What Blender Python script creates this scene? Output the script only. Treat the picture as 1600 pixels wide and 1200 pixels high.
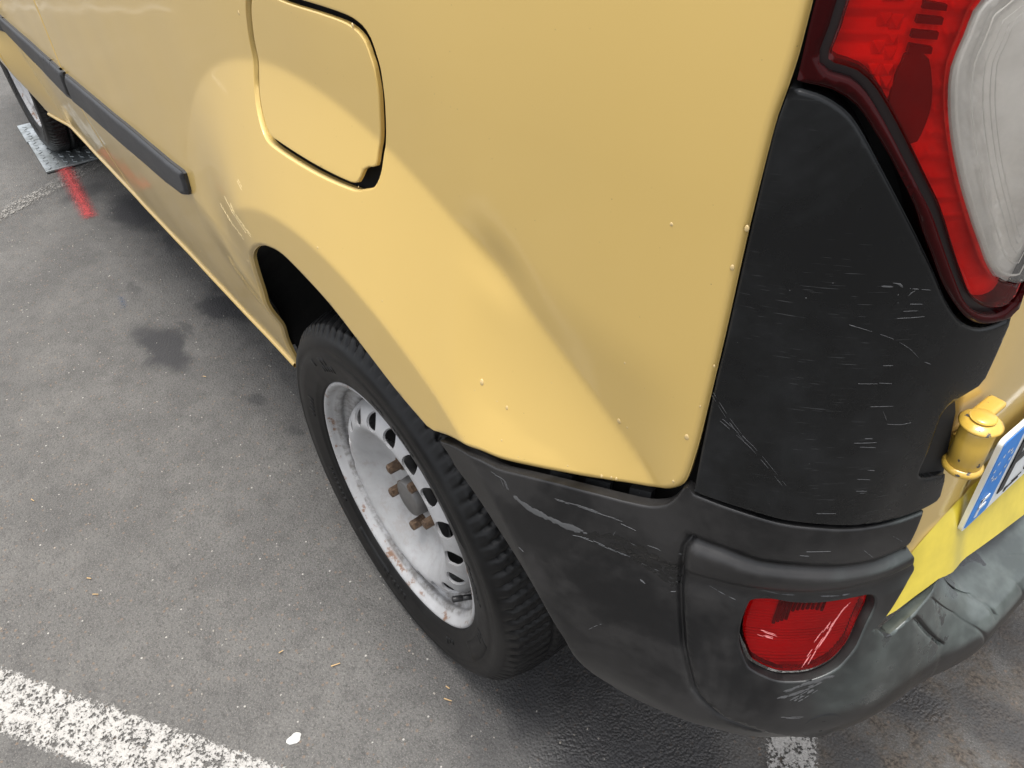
import bpy, math, random
import numpy as np
from mathutils import Vector, Matrix
from mathutils.geometry import delaunay_2d_cdt
for o in list(bpy.data.objects): bpy.data.objects.remove(o)
SC = bpy.context.scene
COL = SC.collection
random.seed(7); RNG = np.random.default_rng(11)
R = math.radians

# ---------------------------------------------------------------- camera
cam_d = bpy.data.cameras.new('camera'); cam = bpy.data.objects.new('camera', cam_d); COL.objects.link(cam)
SC.camera = cam
cam_d.sensor_fit = 'HORIZONTAL'; cam_d.sensor_width = 36.0; cam_d.lens = 36.0*1253.639/1600.0
cam_d.clip_start = .02; cam_d.clip_end = 500
cam.matrix_world = Matrix([(0.6125543, -0.4870953, 0.6225074, 0.785454), (0.788986, 0.4243518, -0.4443272, -0.2602246), (-0.0477324, 0.7633241, 0.6442499, 1.2334083), (0.0, 0.0, 0.0, 1.0)])
# ---------------------------------------------------------------- sky and sun (bright overcast, light from high up)
SUN_EL, SUN_AZ = 87.5, -80.0     # azimuth measured from +x (van rear) towards +y (van's far side)
w = bpy.data.worlds.new('World'); SC.world = w; w.use_nodes = True
nt = w.node_tree; nt.nodes.clear()
sky = nt.nodes.new('ShaderNodeTexSky'); sky.sky_type = 'NISHITA'; sky.sun_disc = False
sky.sun_elevation = R(SUN_EL); sky.sun_rotation = R(90-SUN_AZ); sky.dust_density = 4.0; sky.air_density = 1.0; sky.ozone_density = 1.0
hs = nt.nodes.new('ShaderNodeHueSaturation'); hs.inputs['Saturation'].default_value = .22; hs.inputs['Value'].default_value = 1.0
bg = nt.nodes.new('ShaderNodeBackground'); bg.inputs['Strength'].default_value = .10
wo = nt.nodes.new('ShaderNodeOutputWorld')
nt.links.new(sky.outputs[0], hs.inputs['Color']); nt.links.new(hs.outputs[0], bg.inputs[0]); nt.links.new(bg.outputs[0], wo.inputs[0])
sl = bpy.data.lights.new('sun', 'SUN'); sl.energy = 1.5; sl.angle = R(28); sl.color = (1, .97, .92)
so = bpy.data.objects.new('sun', sl); COL.objects.link(so)
sd = Vector((math.cos(R(SUN_EL))*math.cos(R(SUN_AZ)), math.cos(R(SUN_EL))*math.sin(R(SUN_AZ)), math.sin(R(SUN_EL))))
so.rotation_euler = sd.to_track_quat('Z', 'Y').to_euler(); so.location = sd*20
vs = SC.view_settings; vs.view_transform = 'Standard'; vs.look = 'None'; vs.exposure = 1.80; vs.gamma = 1; vs.use_curve_mapping = False
SC.cycles.max_bounces = 5; SC.cycles.diffuse_bounces = 3; SC.cycles.glossy_bounces = 3; SC.cycles.transmission_bounces = 4; SC.cycles.transparent_max_bounces = 8; SC.cycles.caustics_reflective = False; SC.cycles.caustics_refractive = False
SC.cycles.use_denoising = True

# ---------------------------------------------------------------- materials
class NT:
    def __init__(s, name, local=False):
        s.local = local
        s.m = bpy.data.materials.new(name); s.m.use_nodes = True; s.t = s.m.node_tree; s.t.nodes.clear()
        s.out = s.t.nodes.new('ShaderNodeOutputMaterial'); s._tc = None
    def n(s, typ, **kw):
        nd = s.t.nodes.new('ShaderNode'+typ)
        for k, v in kw.items():
            if k.startswith('i_'):
                key = k[2:]; key = int(key) if key.isdigit() else key.replace('_', ' ')
                s.set(nd.inputs[key], v)
            else: setattr(nd, k, v)
        return nd
    def set(s, sock, v):
        if hasattr(v, 'is_output') or isinstance(v, bpy.types.NodeSocket): s.t.links.new(v, sock)
        else:
            if sock.type == 'RGBA' and len(v) == 3: v = (*v, 1)
            sock.default_value = v
    def pos(s):
        if not s._tc: s._tc = s.n('TexCoord') if s.local else s.n('NewGeometry')
        return s._tc.outputs['Object' if s.local else 'Position']
    def noise(s, scale, detail=3, rough=.55, vec=None, dist=0.):
        nd = s.n('TexNoise', i_Scale=scale, i_Detail=detail, i_Roughness=rough, i_Distortion=dist); s.set(nd.inputs['Vector'], vec or s.pos()); return nd.outputs['Fac']
    def vor(s, scale, feat='F1', out='Distance', vec=None, rnd=1.):
        nd = s.n('TexVoronoi', feature=feat, i_Scale=scale, i_Randomness=rnd); s.set(nd.inputs['Vector'], vec or s.pos()); return nd.outputs[out]
    def map(s, vec, scale=(1, 1, 1), rot=(0, 0, 0), loc=(0, 0, 0)):
        nd = s.n('Mapping'); s.set(nd.inputs['Vector'], vec); nd.inputs['Scale'].default_value = scale; nd.inputs['Rotation'].default_value = rot; nd.inputs['Location'].default_value = loc; return nd.outputs[0]
    def ramp(s, fac, a, b, lo=0., hi=1., smooth=True):
        nd = s.n('MapRange', interpolation_type='SMOOTHSTEP' if smooth else 'LINEAR', clamp=True); s.set(nd.inputs['Value'], fac)
        for k, v in (('From Min', a), ('From Max', b), ('To Min', lo), ('To Max', hi)): s.set(nd.inputs[k], v)
        return nd.outputs[0]
    def mth(s, op, a, b=None, c=None):
        nd = s.n('Math', operation=op); s.set(nd.inputs[0], a)
        if b is not None: s.set(nd.inputs[1], b)
        if c is not None: s.set(nd.inputs[2], c)
        return nd.outputs[0]
    def mix(s, fac, a, b, mode='MIX'):
        nd = s.n('Mix', data_type='RGBA', blend_type=mode); s.set(nd.inputs[0], fac); s.set(nd.inputs[6], a); s.set(nd.inputs[7], b); return nd.outputs[2]
    def bump(s, h, strength=.3, dist=.001, normal=None):
        nd = s.n('Bump', i_Strength=strength, i_Distance=dist); s.set(nd.inputs['Height'], h)
        if normal is not None: s.set(nd.inputs['Normal'], normal)
        return nd.outputs[0]
    def bsdf(s, color, rough, metal=0., normal=None, **kw):
        p = s.n('BsdfPrincipled'); s.set(p.inputs['Base Color'], color); s.set(p.inputs['Roughness'], rough); p.inputs['Metallic'].default_value = metal
        if normal is not None: s.set(p.inputs['Normal'], normal)
        for k, v in kw.items(): s.set(p.inputs[k.replace('_', ' ')], v)
        return p
    def done(s, sh):
        s.t.links.new(sh.outputs[0] if hasattr(sh, 'outputs') else sh, s.out.inputs['Surface']); return s.m

def m_paint(name, col=(.640, .442, .138)):
    k = NT(name)
    n1 = k.noise(3.0, 3); n2 = k.noise(240, 1)
    c = k.mix(k.ramp(n1, .3, .75), col, tuple(x*.95 for x in col))
    spk = k.ramp(k.vor(170), .05, .10, 1, 0); spk = k.mth('MULTIPLY', spk, k.ramp(k.noise(60, 1), .62, .66))
    c = k.mix(k.mth('MULTIPLY', spk, .5), c, (.12, .08, .04))
    nb = k.bump(n2, .012, .001)
    return k.done(k.bsdf(c, k.ramp(n1, .2, .8, .36, .44), normal=nb, Coat_Weight=.75, Coat_Roughness=k.ramp(n1, .3, .8, .05, .13), Coat_IOR=1.5, Specular_IOR_Level=.4))
def m_plastic(name, col=(.009, .0095, .010), chalk=(.05, .051, .053), lo=.26, hi=.46, amt=.30):
    k = NT(name)
    n1 = k.noise(7, 5, .6, dist=.6); n2 = k.noise(60, 4, .65); n3 = k.noise(1400, 2)
    st = k.noise(1, 4, .7, vec=k.map(k.pos(), (60, 60, 8), (.1, .3, .2)))
    ch = k.mth('MULTIPLY', k.ramp(k.mth('ADD', n1, k.mth('MULTIPLY', n2, .25)), .55, .82), amt)
    ch = k.mth('ADD', ch, k.mth('MULTIPLY', k.ramp(st, .6, .8), amt*.25))
    c = k.mix(ch, col, chalk)
    hs_ = k.noise(1, 2, .5, vec=k.map(k.pos(), (38, 38, 1500), (.05, .04, .3)))
    hm = k.mth('MULTIPLY', k.ramp(hs_, .64, .70), k.ramp(k.noise(16, 3, .6), .57, .68))
    c = k.mix(k.mth('MULTIPLY', hm, .12), c, (.13, .133, .138))
    hs2 = k.noise(1, 2, .5, vec=k.map(k.pos(), (50, 50, 1100), (.9, -.5, .2)))
    c = k.mix(k.mth('MULTIPLY', k.mth('MULTIPLY', k.ramp(hs2, .66, .72), k.ramp(k.noise(11, 2), .5, .62)), .45), c, (.09, .092, .095))
    sp = k.mth('MULTIPLY', k.ramp(k.vor(130), .03, .06, 1, 0), k.ramp(k.noise(40, 1), .58, .63))
    c = k.mix(k.mth('MULTIPLY', sp, .7), c, (.30, .30, .30))
    h = k.mth('ADD', n3, k.mth('MULTIPLY', n2, .6))
    return k.done(k.bsdf(c, k.ramp(k.mth('ADD', n1, k.mth('MULTIPLY', n2, .3)), .35, .9, lo, hi), normal=k.bump(h, .08, .0005), Specular_IOR_Level=.32))
def m_bumper(name):
    # weathered black plastic; on the upward-facing step sky sheen is painted as paler colour, with wet patches
    k = NT(name)
    n1 = k.noise(7, 4, .6, dist=.6); n2 = k.noise(60, 3, .65); n3 = k.noise(1400, 1)
    c = k.mix(k.mth('MULTIPLY', k.ramp(k.mth('ADD', n1, k.mth('MULTIPLY', n2, .25)), .5, .8), .45), (.0065, .0065, .007), (.044, .042, .041))
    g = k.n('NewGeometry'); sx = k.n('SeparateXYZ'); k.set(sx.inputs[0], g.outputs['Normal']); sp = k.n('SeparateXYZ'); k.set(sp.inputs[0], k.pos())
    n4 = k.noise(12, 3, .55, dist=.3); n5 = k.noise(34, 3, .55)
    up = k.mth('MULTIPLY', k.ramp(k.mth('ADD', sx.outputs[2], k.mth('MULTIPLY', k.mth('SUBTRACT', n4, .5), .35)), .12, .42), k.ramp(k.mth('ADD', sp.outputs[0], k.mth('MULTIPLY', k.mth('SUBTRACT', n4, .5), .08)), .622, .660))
    sky_sheen = k.mix(k.ramp(n5, .35, .7), (.040, .049, .047), (.078, .093, .088))
    c = k.mix(up, c, sky_sheen)
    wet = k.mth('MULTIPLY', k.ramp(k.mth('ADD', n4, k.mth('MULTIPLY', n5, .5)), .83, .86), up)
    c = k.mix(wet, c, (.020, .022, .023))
    rg = k.mth('SUBTRACT', k.ramp(k.mth('ADD', n1, k.mth('MULTIPLY', n2, .3)), .35, .9, .27, .46), k.mth('MULTIPLY', wet, .2))
    return k.done(k.bsdf(c, rg, normal=k.bump(k.mth('ADD', n3, k.mth('MULTIPLY', n2, .6)), .10, .0006), Specular_IOR_Level=.36, Coat_Weight=k.mth('MULTIPLY', up, .9), Coat_Roughness=.16, Coat_IOR=1.4))
def m_plain(name, col, rough=.5, metal=0., **kw):
    k = NT(name); n = k.noise(25, 4)
    c = k.mix(k.ramp(n, .3, .75), col, tuple(min(1, x*.8) for x in col))
    return k.done(k.bsdf(c, k.ramp(n, .2, .8, rough*.9, min(1, rough*1.12)), metal, **kw))
def m_lens(name, tint, refl=.06, rough=.04, haze=None, amt=0.):
    k = NT(name)
    tr = k.n('BsdfTransparent'); k.set(tr.inputs[0], tint)
    gl = k.n('BsdfGlossy'); gl.inputs['Roughness'].default_value = rough; k.set(gl.inputs[0], (1, 1, 1))
    fr = k.n('Fresnel'); fr.inputs[0].default_value = 1.33
    mx = k.n('MixShader'); k.set(mx.inputs[0], fr.outputs[0]); k.set(mx.inputs[1], tr.outputs[0]); k.set(mx.inputs[2], gl.outputs[0])
    if haze:
        df = k.n('BsdfDiffuse'); k.set(df.inputs[0], haze); m2 = k.n('MixShader')
        k.set(m2.inputs[0], k.ramp(k.noise(70, 4, .6), .3, .8, amt*.6, amt*1.4)); k.set(m2.inputs[1], mx.outputs[0]); k.set(m2.inputs[2], df.outputs[0]); mx = m2
    return k.done(mx)
def m_tyre():
    k = NT('rubber', True); n1 = k.noise(14, 5, .6); n2 = k.noise(500, 3)
    c = k.mix(k.ramp(n1, .35, .75), (.0032, .0032, .0036), (.010, .010, .010))
    return k.done(k.bsdf(c, k.ramp(n1, .3, .8, .36, .52), normal=k.bump(n2, .12, .0005), Specular_IOR_Level=.26))
def m_steel_paint():
    # silver-grey painted steel wheel, rust and brake dust
    k = NT('silver_wheel_paint', True); n1 = k.noise(10, 5, .65); n2 = k.noise(55, 5, .7); n3 = k.noise(200, 3)
    c = k.mix(k.ramp(n1, .35, .7), (.37, .37, .375), (.28, .28, .28))
    c = k.mix(k.ramp(k.noise(18, 5, .7), .58, .85, 0, .55), c, (.20, .175, .15))
    sep = k.n('SeparateXYZ'); k.set(sep.inputs[0], k.pos())
    r = k.mth('POWER', k.mth('ADD', k.mth('POWER', sep.outputs[0], 2.), k.mth('POWER', sep.outputs[2], 2.)), .5)
    flange = k.mth('MULTIPLY', k.ramp(r, .197, .203), k.ramp(r, .209, .213, 1, 0))
    rust = k.mth('MULTIPLY', k.ramp(k.mth('ADD', n2, k.mth('MULTIPLY', n1, .6)), .85, .97), k.ramp(flange, 0, 1, .12, .9))
    c = k.mix(rust, c, (.16, .075, .035))
    dirt = k.mth('MULTIPLY', k.ramp(n2, .35, .7), k.mth('MULTIPLY', k.ramp(r, .160, .172), k.ramp(r, .197, .2, 1, 0)))
    c = k.mix(k.mth('MULTIPLY', dirt, .8), c, (.09, .08, .07))
    return k.done(k.bsdf(c, k.mth('ADD', k.ramp(n1, .3, .8, .38, .52), k.mth('MULTIPLY', rust, .35)), normal=k.bump(n3, .08, .0005)))
def m_rust():
    k = NT('rusty_steel'); n = k.noise(160, 4)
    return k.done(k.bsdf(k.mix(k.ramp(n, .3, .7), (.060, .036, .022), (.14, .09, .055)), .6, .3, normal=k.bump(n, .4, .001)))

# stains on the asphalt: x, y, rx, ry, angle, strength (dark damp / oily patches)
STAINS = [(-1.117, -0.009, 0.15, 0.062, 5, 1.0, 0), (-1.168, 0.061, 0.05, 0.02, 0, 0.5, 0), (-1.946, 0.191, 0.16, 0.09, 0, 1.0, 0), (-1.817, 0.202, 0.1, 0.06, 20, 0.7, 0), (-2.231, 0.091, 0.1, 0.05, 100, 0.6, 0), (-1.661, 0.221, 0.08, 0.04, 0, 0.7, 0), (-1.181, 0.203, 0.12, 0.06, 10, 1.0, 0), (-1.321, 0.241, 0.05, 0.04, 0, 0.6, 0), (-0.767, 0.086, 0.03, 0.02, 0, 0.6, 0), (-0.608, 0.118, 0.03, 0.02, 0, 0.5, 0), (-1.468, 0.028, 0.04, 0.02, 0, 0.4, 0), (0.397, 0.22, 0.17, 0.3, 35, 0.95, 0.9), (0.264, 0.176, 0.1, 0.12, 0, 0.85, 0.3), (0.245, 0.034, 0.1, 0.05, 0, 0.35, 0), (0.621, 0.593, 0.06, 0.05, 0, 0.9, 0.8), (0.729, 0.66, 0.08, 0.06, 20, 0.75, 0.5), (0.624, 0.436, 0.07, 0.05, 0, 0.6, 0.4), (0.682, 0.811, 0.1, 0.06, 0, 0.6, 0.3), (-3.673, 0.277, 0.5, 0.05, 0, 0.4, 0)]
def asphalt_nodes(k, stains=True):
    p = k.pos()
    n0 = k.noise(.9, 4, .6); n1 = k.noise(4.5, 4, .62); n2 = k.noise(26, 4, .7); n3 = k.noise(170, 2, .65); n4 = k.noise(420, 2, .6)
    c = k.mix(k.ramp(n1, .3, .72), (.054, .0525, .051), (.088, .0850, .081))
    c = k.mix(k.ramp(n0, .35, .7), c, k.mix(.5, c, (.100, .096, .090)))
    c = k.mix(k.ramp(n2, .40, .78, 0, .6), c, (.034, .0325, .032))
    c = k.mix(k.ramp(n3, .48, .66, 0, .55), c, (.030, .0285, .028))
    c = k.mix(k.ramp(n4, .52, .70, 0, .55), c, (.18, .17, .155))
    # single pale chippings and brownish grit
    vd = k.vor(150); vc = k.n('TexVoronoi', i_Scale=150.); k.set(vc.inputs['Vector'], p)
    sep = k.n('SeparateColor'); k.set(sep.inputs[0], vc.outputs['Color'])
    chip = k.mth('MULTIPLY', k.ramp(vd, .20, .34, 1, 0), k.ramp(sep.outputs[0], .965, .985))
    c = k.mix(k.mth('MULTIPLY', chip, k.ramp(sep.outputs[2], 0., 1., .15, .85)), c, (.32, .305, .28))
    chip2 = k.mth('MULTIPLY', k.ramp(vd, .3, .45, 1, 0), k.ramp(sep.outputs[1], .90, .93))
    c = k.mix(k.mth('MULTIPLY', chip2, .5), c, (.15, .10, .065))
    h = k.mth('ADD', k.mth('MULTIPLY', n3, .6), k.mth('MULTIPLY', k.mth('SUBTRACT', 1., k.vor(230)), .5))
    rough = .86
    if stains:
        dist = k.n('TexNoise', i_Scale=9., i_Detail=5., i_Roughness=.65); k.set(dist.inputs['Vector'], p)
        off = k.n('VectorMath', operation='SUBTRACT'); k.set(off.inputs[0], dist.outputs['Color']); off.inputs[1].default_value = (.5, .5, .5)
        sc = k.n('VectorMath', operation='SCALE'); k.set(sc.inputs[0], off.outputs[0]); sc.inputs['Scale'].default_value = .13
        pp = k.n('VectorMath', operation='ADD'); k.set(pp.inputs[0], p); k.set(pp.inputs[1], sc.outputs[0])
        tot = None; wetm = None
        for (x, y, rx, ry, a, st, wet) in STAINS:
            v = k.n('Mapping', vector_type='TEXTURE'); k.set(v.inputs[0], pp.outputs[0])
            v.inputs['Location'].default_value = (x, y, 0); v.inputs['Rotation'].default_value = (0, 0, R(a)); v.inputs['Scale'].default_value = (rx, ry, 1e3)
            ln = k.n('VectorMath', operation='LENGTH'); k.set(ln.inputs[0], v.outputs[0])
            f = k.ramp(ln.outputs['Value'], .55, 1.2, st, 0)
            tot = f if tot is None else k.mth('MAXIMUM', tot, f)
            if wet:
                g = k.ramp(ln.outputs['Value'], .75, 1.1, wet, 0); wetm = g if wetm is None else k.mth('MAXIMUM', wetm, g)
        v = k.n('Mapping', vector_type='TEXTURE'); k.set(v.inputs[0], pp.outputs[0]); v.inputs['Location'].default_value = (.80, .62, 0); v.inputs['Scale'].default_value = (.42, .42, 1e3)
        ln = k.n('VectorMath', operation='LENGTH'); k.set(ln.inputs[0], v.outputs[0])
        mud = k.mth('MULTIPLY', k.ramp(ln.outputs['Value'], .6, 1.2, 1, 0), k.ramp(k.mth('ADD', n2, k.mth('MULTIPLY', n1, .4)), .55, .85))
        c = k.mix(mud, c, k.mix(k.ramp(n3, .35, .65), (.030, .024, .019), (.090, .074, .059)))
        c = k.mix(tot, c, k.mix(.85, c, (.017, .017, .019)))
        rough = k.ramp(k.mth('MULTIPLY', wetm, k.ramp(n2, .3, .6, .35, 1)), 0, 1, .86, .40)
    return c, rough, h
def m_asphalt():
    k = NT('asphalt'); c, r, h = asphalt_nodes(k)
    return k.done(k.bsdf(c, r, normal=k.bump(h, .8, .0035), Specular_IOR_Level=.45))
def m_roadpaint(name, col, a, b, wear, soft=0):
    # worn paint: white on the raised grains only, ragged outer edge; geometry carries uv "edge" as attribute
    k = NT(name); n2 = k.noise(38, 3, .7); n3 = k.noise(190, 2, .65); n4 = k.noise(300, 1)
    at = k.n('Attribute', attribute_name='edge')
    e = k.ramp(k.mth('ADD', at.outputs['Fac'], k.mth('MULTIPLY', k.mth('SUBTRACT', n3, .5), b)), .0, a)
    m = k.ramp(k.mth('ADD', k.mth('MULTIPLY', n3, .7), k.mth('MULTIPLY', n2, .40)), wear, wear+.10)
    msk = k.mth('MULTIPLY', e, m)
    c = k.mix(k.ramp(k.mth('ADD', k.mth('MULTIPLY', n2, .5), k.mth('MULTIPLY', n3, .5)), .36, .60), tuple(x*.45 for x in col), col)
    p = k.bsdf(c, .75, normal=k.bump(k.mth('ADD', n3, n4), .7, .003))
    tr = k.n('BsdfTransparent'); mx = k.n('MixShader'); k.set(mx.inputs[0], msk); k.set(mx.inputs[1], tr.outputs[0]); k.set(mx.inputs[2], p.outputs[0])
    return k.done(mx)
def m_treadplate():
    k = NT('galvanised_plate'); n = k.noise(18, 5, .65); n2 = k.noise(140, 3)
    c = k.mix(k.ramp(n, .35, .7), (.46, .49, .50), (.26, .28, .28))
    c = k.mix(k.ramp(n2, .62, .75, 0, .5), c, (.14, .12, .10))
    return k.done(k.bsdf(c, k.ramp(n, .3, .8, .28, .5), .75, normal=k.bump(n2, .15, .001)))
def m_chipped():
    # yellow enamel chipped down to dark primer on the hinge
    k = NT('chipped_yellow_enamel'); n = k.noise(150, 4, .6)
    sep = k.n('SeparateXYZ'); k.set(sep.inputs[0], k.pos())
    m = k.mth('MULTIPLY', k.ramp(k.mth('ADD', n, k.mth('MULTIPLY', k.noise(40, 2), .5)), .93, .95), 1.)
    c = k.mix(m, (.54, .345, .055), (.05, .05, .055))
    return k.done(k.bsdf(c, k.ramp(m, 0, 1, .3, .6), Coat_Weight=.5, Coat_Roughness=.1))

M = {}
M['paint'] = m_paint('mustard_yellow_paint')
M['film'] = m_plain('lemon_yellow_film', (.76, .60, .060), .35, Coat_Weight=.6, Coat_Roughness=.12)
M['plastic'] = m_plastic('black_bumper_plastic')
M['trim'] = m_plastic('black_corner_plastic', (.0048, .0053, .0058), (.032, .034, .037), .20, .36, .26)
M['mould'] = m_plastic('dark_grey_moulding', (.030, .031, .034), (.06, .062, .066), .4, .5, .3)
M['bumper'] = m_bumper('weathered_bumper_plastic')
M['black'] = m_plain('matt_black', (.006, .006, .006), .8)
M['dark'] = m_plain('dark_underbody', (.012, .012, .012), .75)
M['tyre'] = m_tyre(); M['rim'] = m_steel_paint(); M['rust'] = m_rust()
M['hub'] = m_plain('grey_hub_cap', (.13, .125, .12), .5, .3)
M['rubber'] = m_plain('black_rubber', (.012, .012, .013), .45)
M['bezel'] = m_plain('dark_red_lamp_rim', (.026, .001, .0015), .10, Specular_IOR_Level=.13)
M['lampblack'] = m_plain('black_lamp_channel', (.012, .004, .005), .3)
M['redlens'] = m_lens('red_lamp_lens', (1., .07, .05), haze=(.72, .018, .014), amt=.05)
M['clearlens'] = m_lens('clear_lamp_lens', (.97, .96, .94), haze=(.8, .78, .74), amt=.12)
M['reflector'] = m_plain('lamp_reflector', (.92, .91, .90), .45)
M['darkrefl'] = m_plain('dark_lamp_well', (.10, .09, .09), .4)
M['bowl'] = m_plain('silver_lamp_bowl', (.86, .81, .74), .35, .15)
M['white'] = m_plain('white_plate', (.78, .80, .80), .35)
M['blue'] = m_plain('blue_plate_band', (.010, .22, .70), .35)
M['ink'] = m_plain('black_plate_ink', (.012, .012, .014), .4)
M['glass'] = m_plain('dark_window_glass', (.02, .022, .024), .05)
M['hinge'] = m_chipped()
M['scuff'] = m_plain('pale_plastic_scuff', (.11, .113, .117), .55)
M['scuffd'] = m_plain('grey_plastic_scuff', (.070, .071, .073), .55)
M['gouge'] = m_plain('torn_black_plastic', (.008, .008, .008), .25)
M['pscuff'] = m_plain('pale_paint_scratch', (.70, .56, .30), .4)
M['asphalt'] = m_asphalt()
M['line'] = m_roadpaint('worn_white_paint', (.30, .29, .275), .012, .03, .44)
M['faint'] = m_roadpaint('faded_white_paint', (.19, .18, .165), .02, .04, .52)
M['redpaint'] = m_roadpaint('red_spray_paint', (.46, .05, .05), .055, .050, .36)
M['bluepaint'] = m_roadpaint('blue_spray_paint', (.07, .11, .19), .02, .03, .5)
M['gum'] = m_plain('white_gum', (.66, .66, .63), .6)
M['straw'] = m_plain('dry_straw', (.40, .27, .13), .7)
M['grit'] = m_plain('pale_grit', (.26, .24, .21), .8)
M['plate'] = m_treadplate()
k = NT('water'); M['water'] = k.done(k.bsdf((.60, .44, .20), .06, Coat_Weight=1., Coat_Roughness=.02))

# ---------------------------------------------------------------- shape kernel
PLAN=[(-3.7,.075),(-3.2,.060),(-2.7,.058),(-1.5,.057),(-.4,.0575),(0,.058),(.1,.0585),(.2,.060),(.3,.063),(.4,.068),(.45,.073),(.48,.079),(.505,.088),(.53,.099),(.56,.116),(.59,.140),(.615,.170),(.632,.203),(.6415,.240),(.6445,.285),(.6445,.36),(.643,.45),(.641,.60),(.640,.76),(.640,.9145),(.640,1.069),(.641,1.229),(.643,1.379),(.6445,1.469),(.6445,1.544),(.6415,1.589),(.632,1.626),(.615,1.659),(.59,1.689),(.56,1.713),(.53,1.730),(.45,1.756),(.3,1.766)]
_p=np.array(PLAN)
def _smooth_plan(p):
    L=np.concatenate([[0],np.cumsum(np.hypot(*np.diff(p,axis=0).T))]); g=np.arange(0,L[-1],.01)
    q=np.stack([np.interp(g,L,p[:,0]),np.interp(g,L,p[:,1])],1); kx=np.arange(-12,13); w=np.exp(-(kx*.01/.035)**2/2); w/=w.sum()
    e=np.concatenate([q[0]+(q[0]-q[1])*np.arange(12,0,-1)[:,None],q,q[-1]+(q[-1]-q[-2])*np.arange(1,13)[:,None]])
    return np.stack([np.convolve(e[:,0],w,'valid'),np.convolve(e[:,1],w,'valid')],1)
_i0=_p[5]
_p=_smooth_plan(_p)
_u=np.concatenate([[0],np.cumsum(np.hypot(*np.diff(_p,axis=0).T))]); _u=_u-np.interp(0.,_p[:300,0],_u[:300]) if False else _u-np.interp(0.,_p[:np.argmax(_p[:,0]>.4),0],_u[:np.argmax(_p[:,0]>.4)])
# note: u ~ x along the side because the side is nearly straight
def _mono(u,xs,ys):
    # cubic hermite (catmull-rom, non uniform)
    d=np.gradient(ys,xs)
    i=np.clip(np.searchsorted(xs,u)-1,0,len(xs)-2); h=xs[i+1]-xs[i]; t=(u-xs[i])/h
    t=np.clip(t,-.5,1.5)
    return (2*t**3-3*t**2+1)*ys[i]+(t**3-2*t**2+t)*h*d[i]+(-2*t**3+3*t**2)*ys[i+1]+(t**3-t**2)*h*d[i+1]
def plan(u):
    u=np.asarray(u,float); return _mono(u,_u,_p[:,0]),_mono(u,_u,_p[:,1])
def plan_n(u):
    e=.004; x1,y1=plan(np.asarray(u)+e); x0,y0=plan(np.asarray(u)-e)
    tx,ty=x1-x0,y1-y0; l=np.hypot(tx,ty); return ty/l,-tx/l
def sstep(a,b,x):
    t=np.clip((x-a)/(b-a),0,1); return t*t*(3-2*t)
def sramp(x,a,b,w):
    # linear 0..1 between a and b with corners rounded over +-w
    def sp(t): return np.where(t<-w,0,np.where(t>w,t,(t+w)**2/(4*w)))
    return np.clip((sp(x-a)-sp(x-b))/(b-a),0,1)
WC=.31
def ramp_w(x,z):
    r=np.hypot(x,z-WC); th=np.degrees(np.arctan2(z-WC,x))
    th=np.where(th<-90,th+360,th)
    A=(1-.68*sstep(112,146,th)-.32*sstep(146,164,th))*(.25+.75*sstep(-5,32,th))
    return (1-sramp(r,.482,.650,.0038))*A
def O_body(u,z):
    u=np.asarray(u,float); z=np.asarray(z,float); x=u
    o=-.052*np.clip((.62-z)/.32,0,3)**1.35
    o=o-.22*np.clip(z-1.0,0,2)**2
    zz=.897-.20*(x-.3)-z; zz=np.where(zz<-.024,0,np.where(zz>.024,zz,(zz+.024)**2/.096))
    o=o-.105*np.clip(zz,0,.15)*sstep(.27,.33,x)*(1-sstep(.46,.53,x))
    o=o+.0004*np.sin(13*x+2)*np.sin(11*z+1)+.0002*np.sin(29*x+7*z)
    for cx in (0.,-2.697):
        g=ramp_w(x-cx,z)
        g=np.where(np.abs(x-cx)>.8,0,g)
        tgt=.036+np.clip(x-cx-.25,0,1)*.05
        o=o+(tgt-o)*g
    # the dent behind the flare edge
    dx=x-.318; dz=z-.880; dr=dx*.547+dz*.837; dt=dx*.837-dz*.547
    o=o-.0042*np.exp(-(dt/.032)**2)*np.exp(-(np.where(dr>0,dr/.026,dr/.020))**2)
    return o
def P_body(u,z,off=0.):
    x,y=plan(u); nx,ny=plan_n(u); o=O_body(u,z)+off
    return np.stack([x+nx*o,y+ny*o,np.asarray(z,float)+0*x],-1)
# bumper: section by v in 0..1, u along the plan
#            v     z     o(side)  o(corner) 
BV=np.array([0.,.10,.16,.19,.23,.32,.42,.52,.60,.68,.76,.84,.92,1.0])
BZc=np.array([.748,.706,.680,.667,.658,.632,.604,.578,.554,.531,.508,.484,.460,.438])
BOc=np.array([.002,.005,.006,.004,-.001,.004,.010,.017,.024,.030,.035,.036,.029,.012])
BZr=np.array([.560,.548,.540,.535,.532,.529,.526,.523,.520,.514,.500,.476,.452,.432])
BOr=np.array([-.04,-.028,-.014,-.004,.004,.013,.022,.031,.040,.048,.055,.056,.050,.030])
BZs=np.array([.748,.706,.680,.667,.654,.624,.592,.560,.530,.505,.482,.458,.436,.415])
BOs=np.array([.0,.002,.003,.003,.003,.004,.005,.004,.000,-.006,-.014,-.024,-.034,-.046])
def bump_zo(u,v):
    wr=sstep(.735,.86,u)      # corner -> rear
    ws=1-sstep(.42,.56,u)     # side
    f=lambda T:_mono(v,BV,T)
    z=f(BZc); o=f(BOc)
    z=z*(1-wr)+f(BZr)*wr; o=o*(1-wr)+f(BOr)*wr
    z=z*(1-ws)+f(BZs)*ws
    x=u
    os=f(BOs)
    g=ramp_w(x,z); tgt=.036+np.clip(x-.25,0,1)*.05
    os=os+(tgt+.002-os)*g
    o=o*(1-ws)+os*ws
    return z,o
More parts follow.
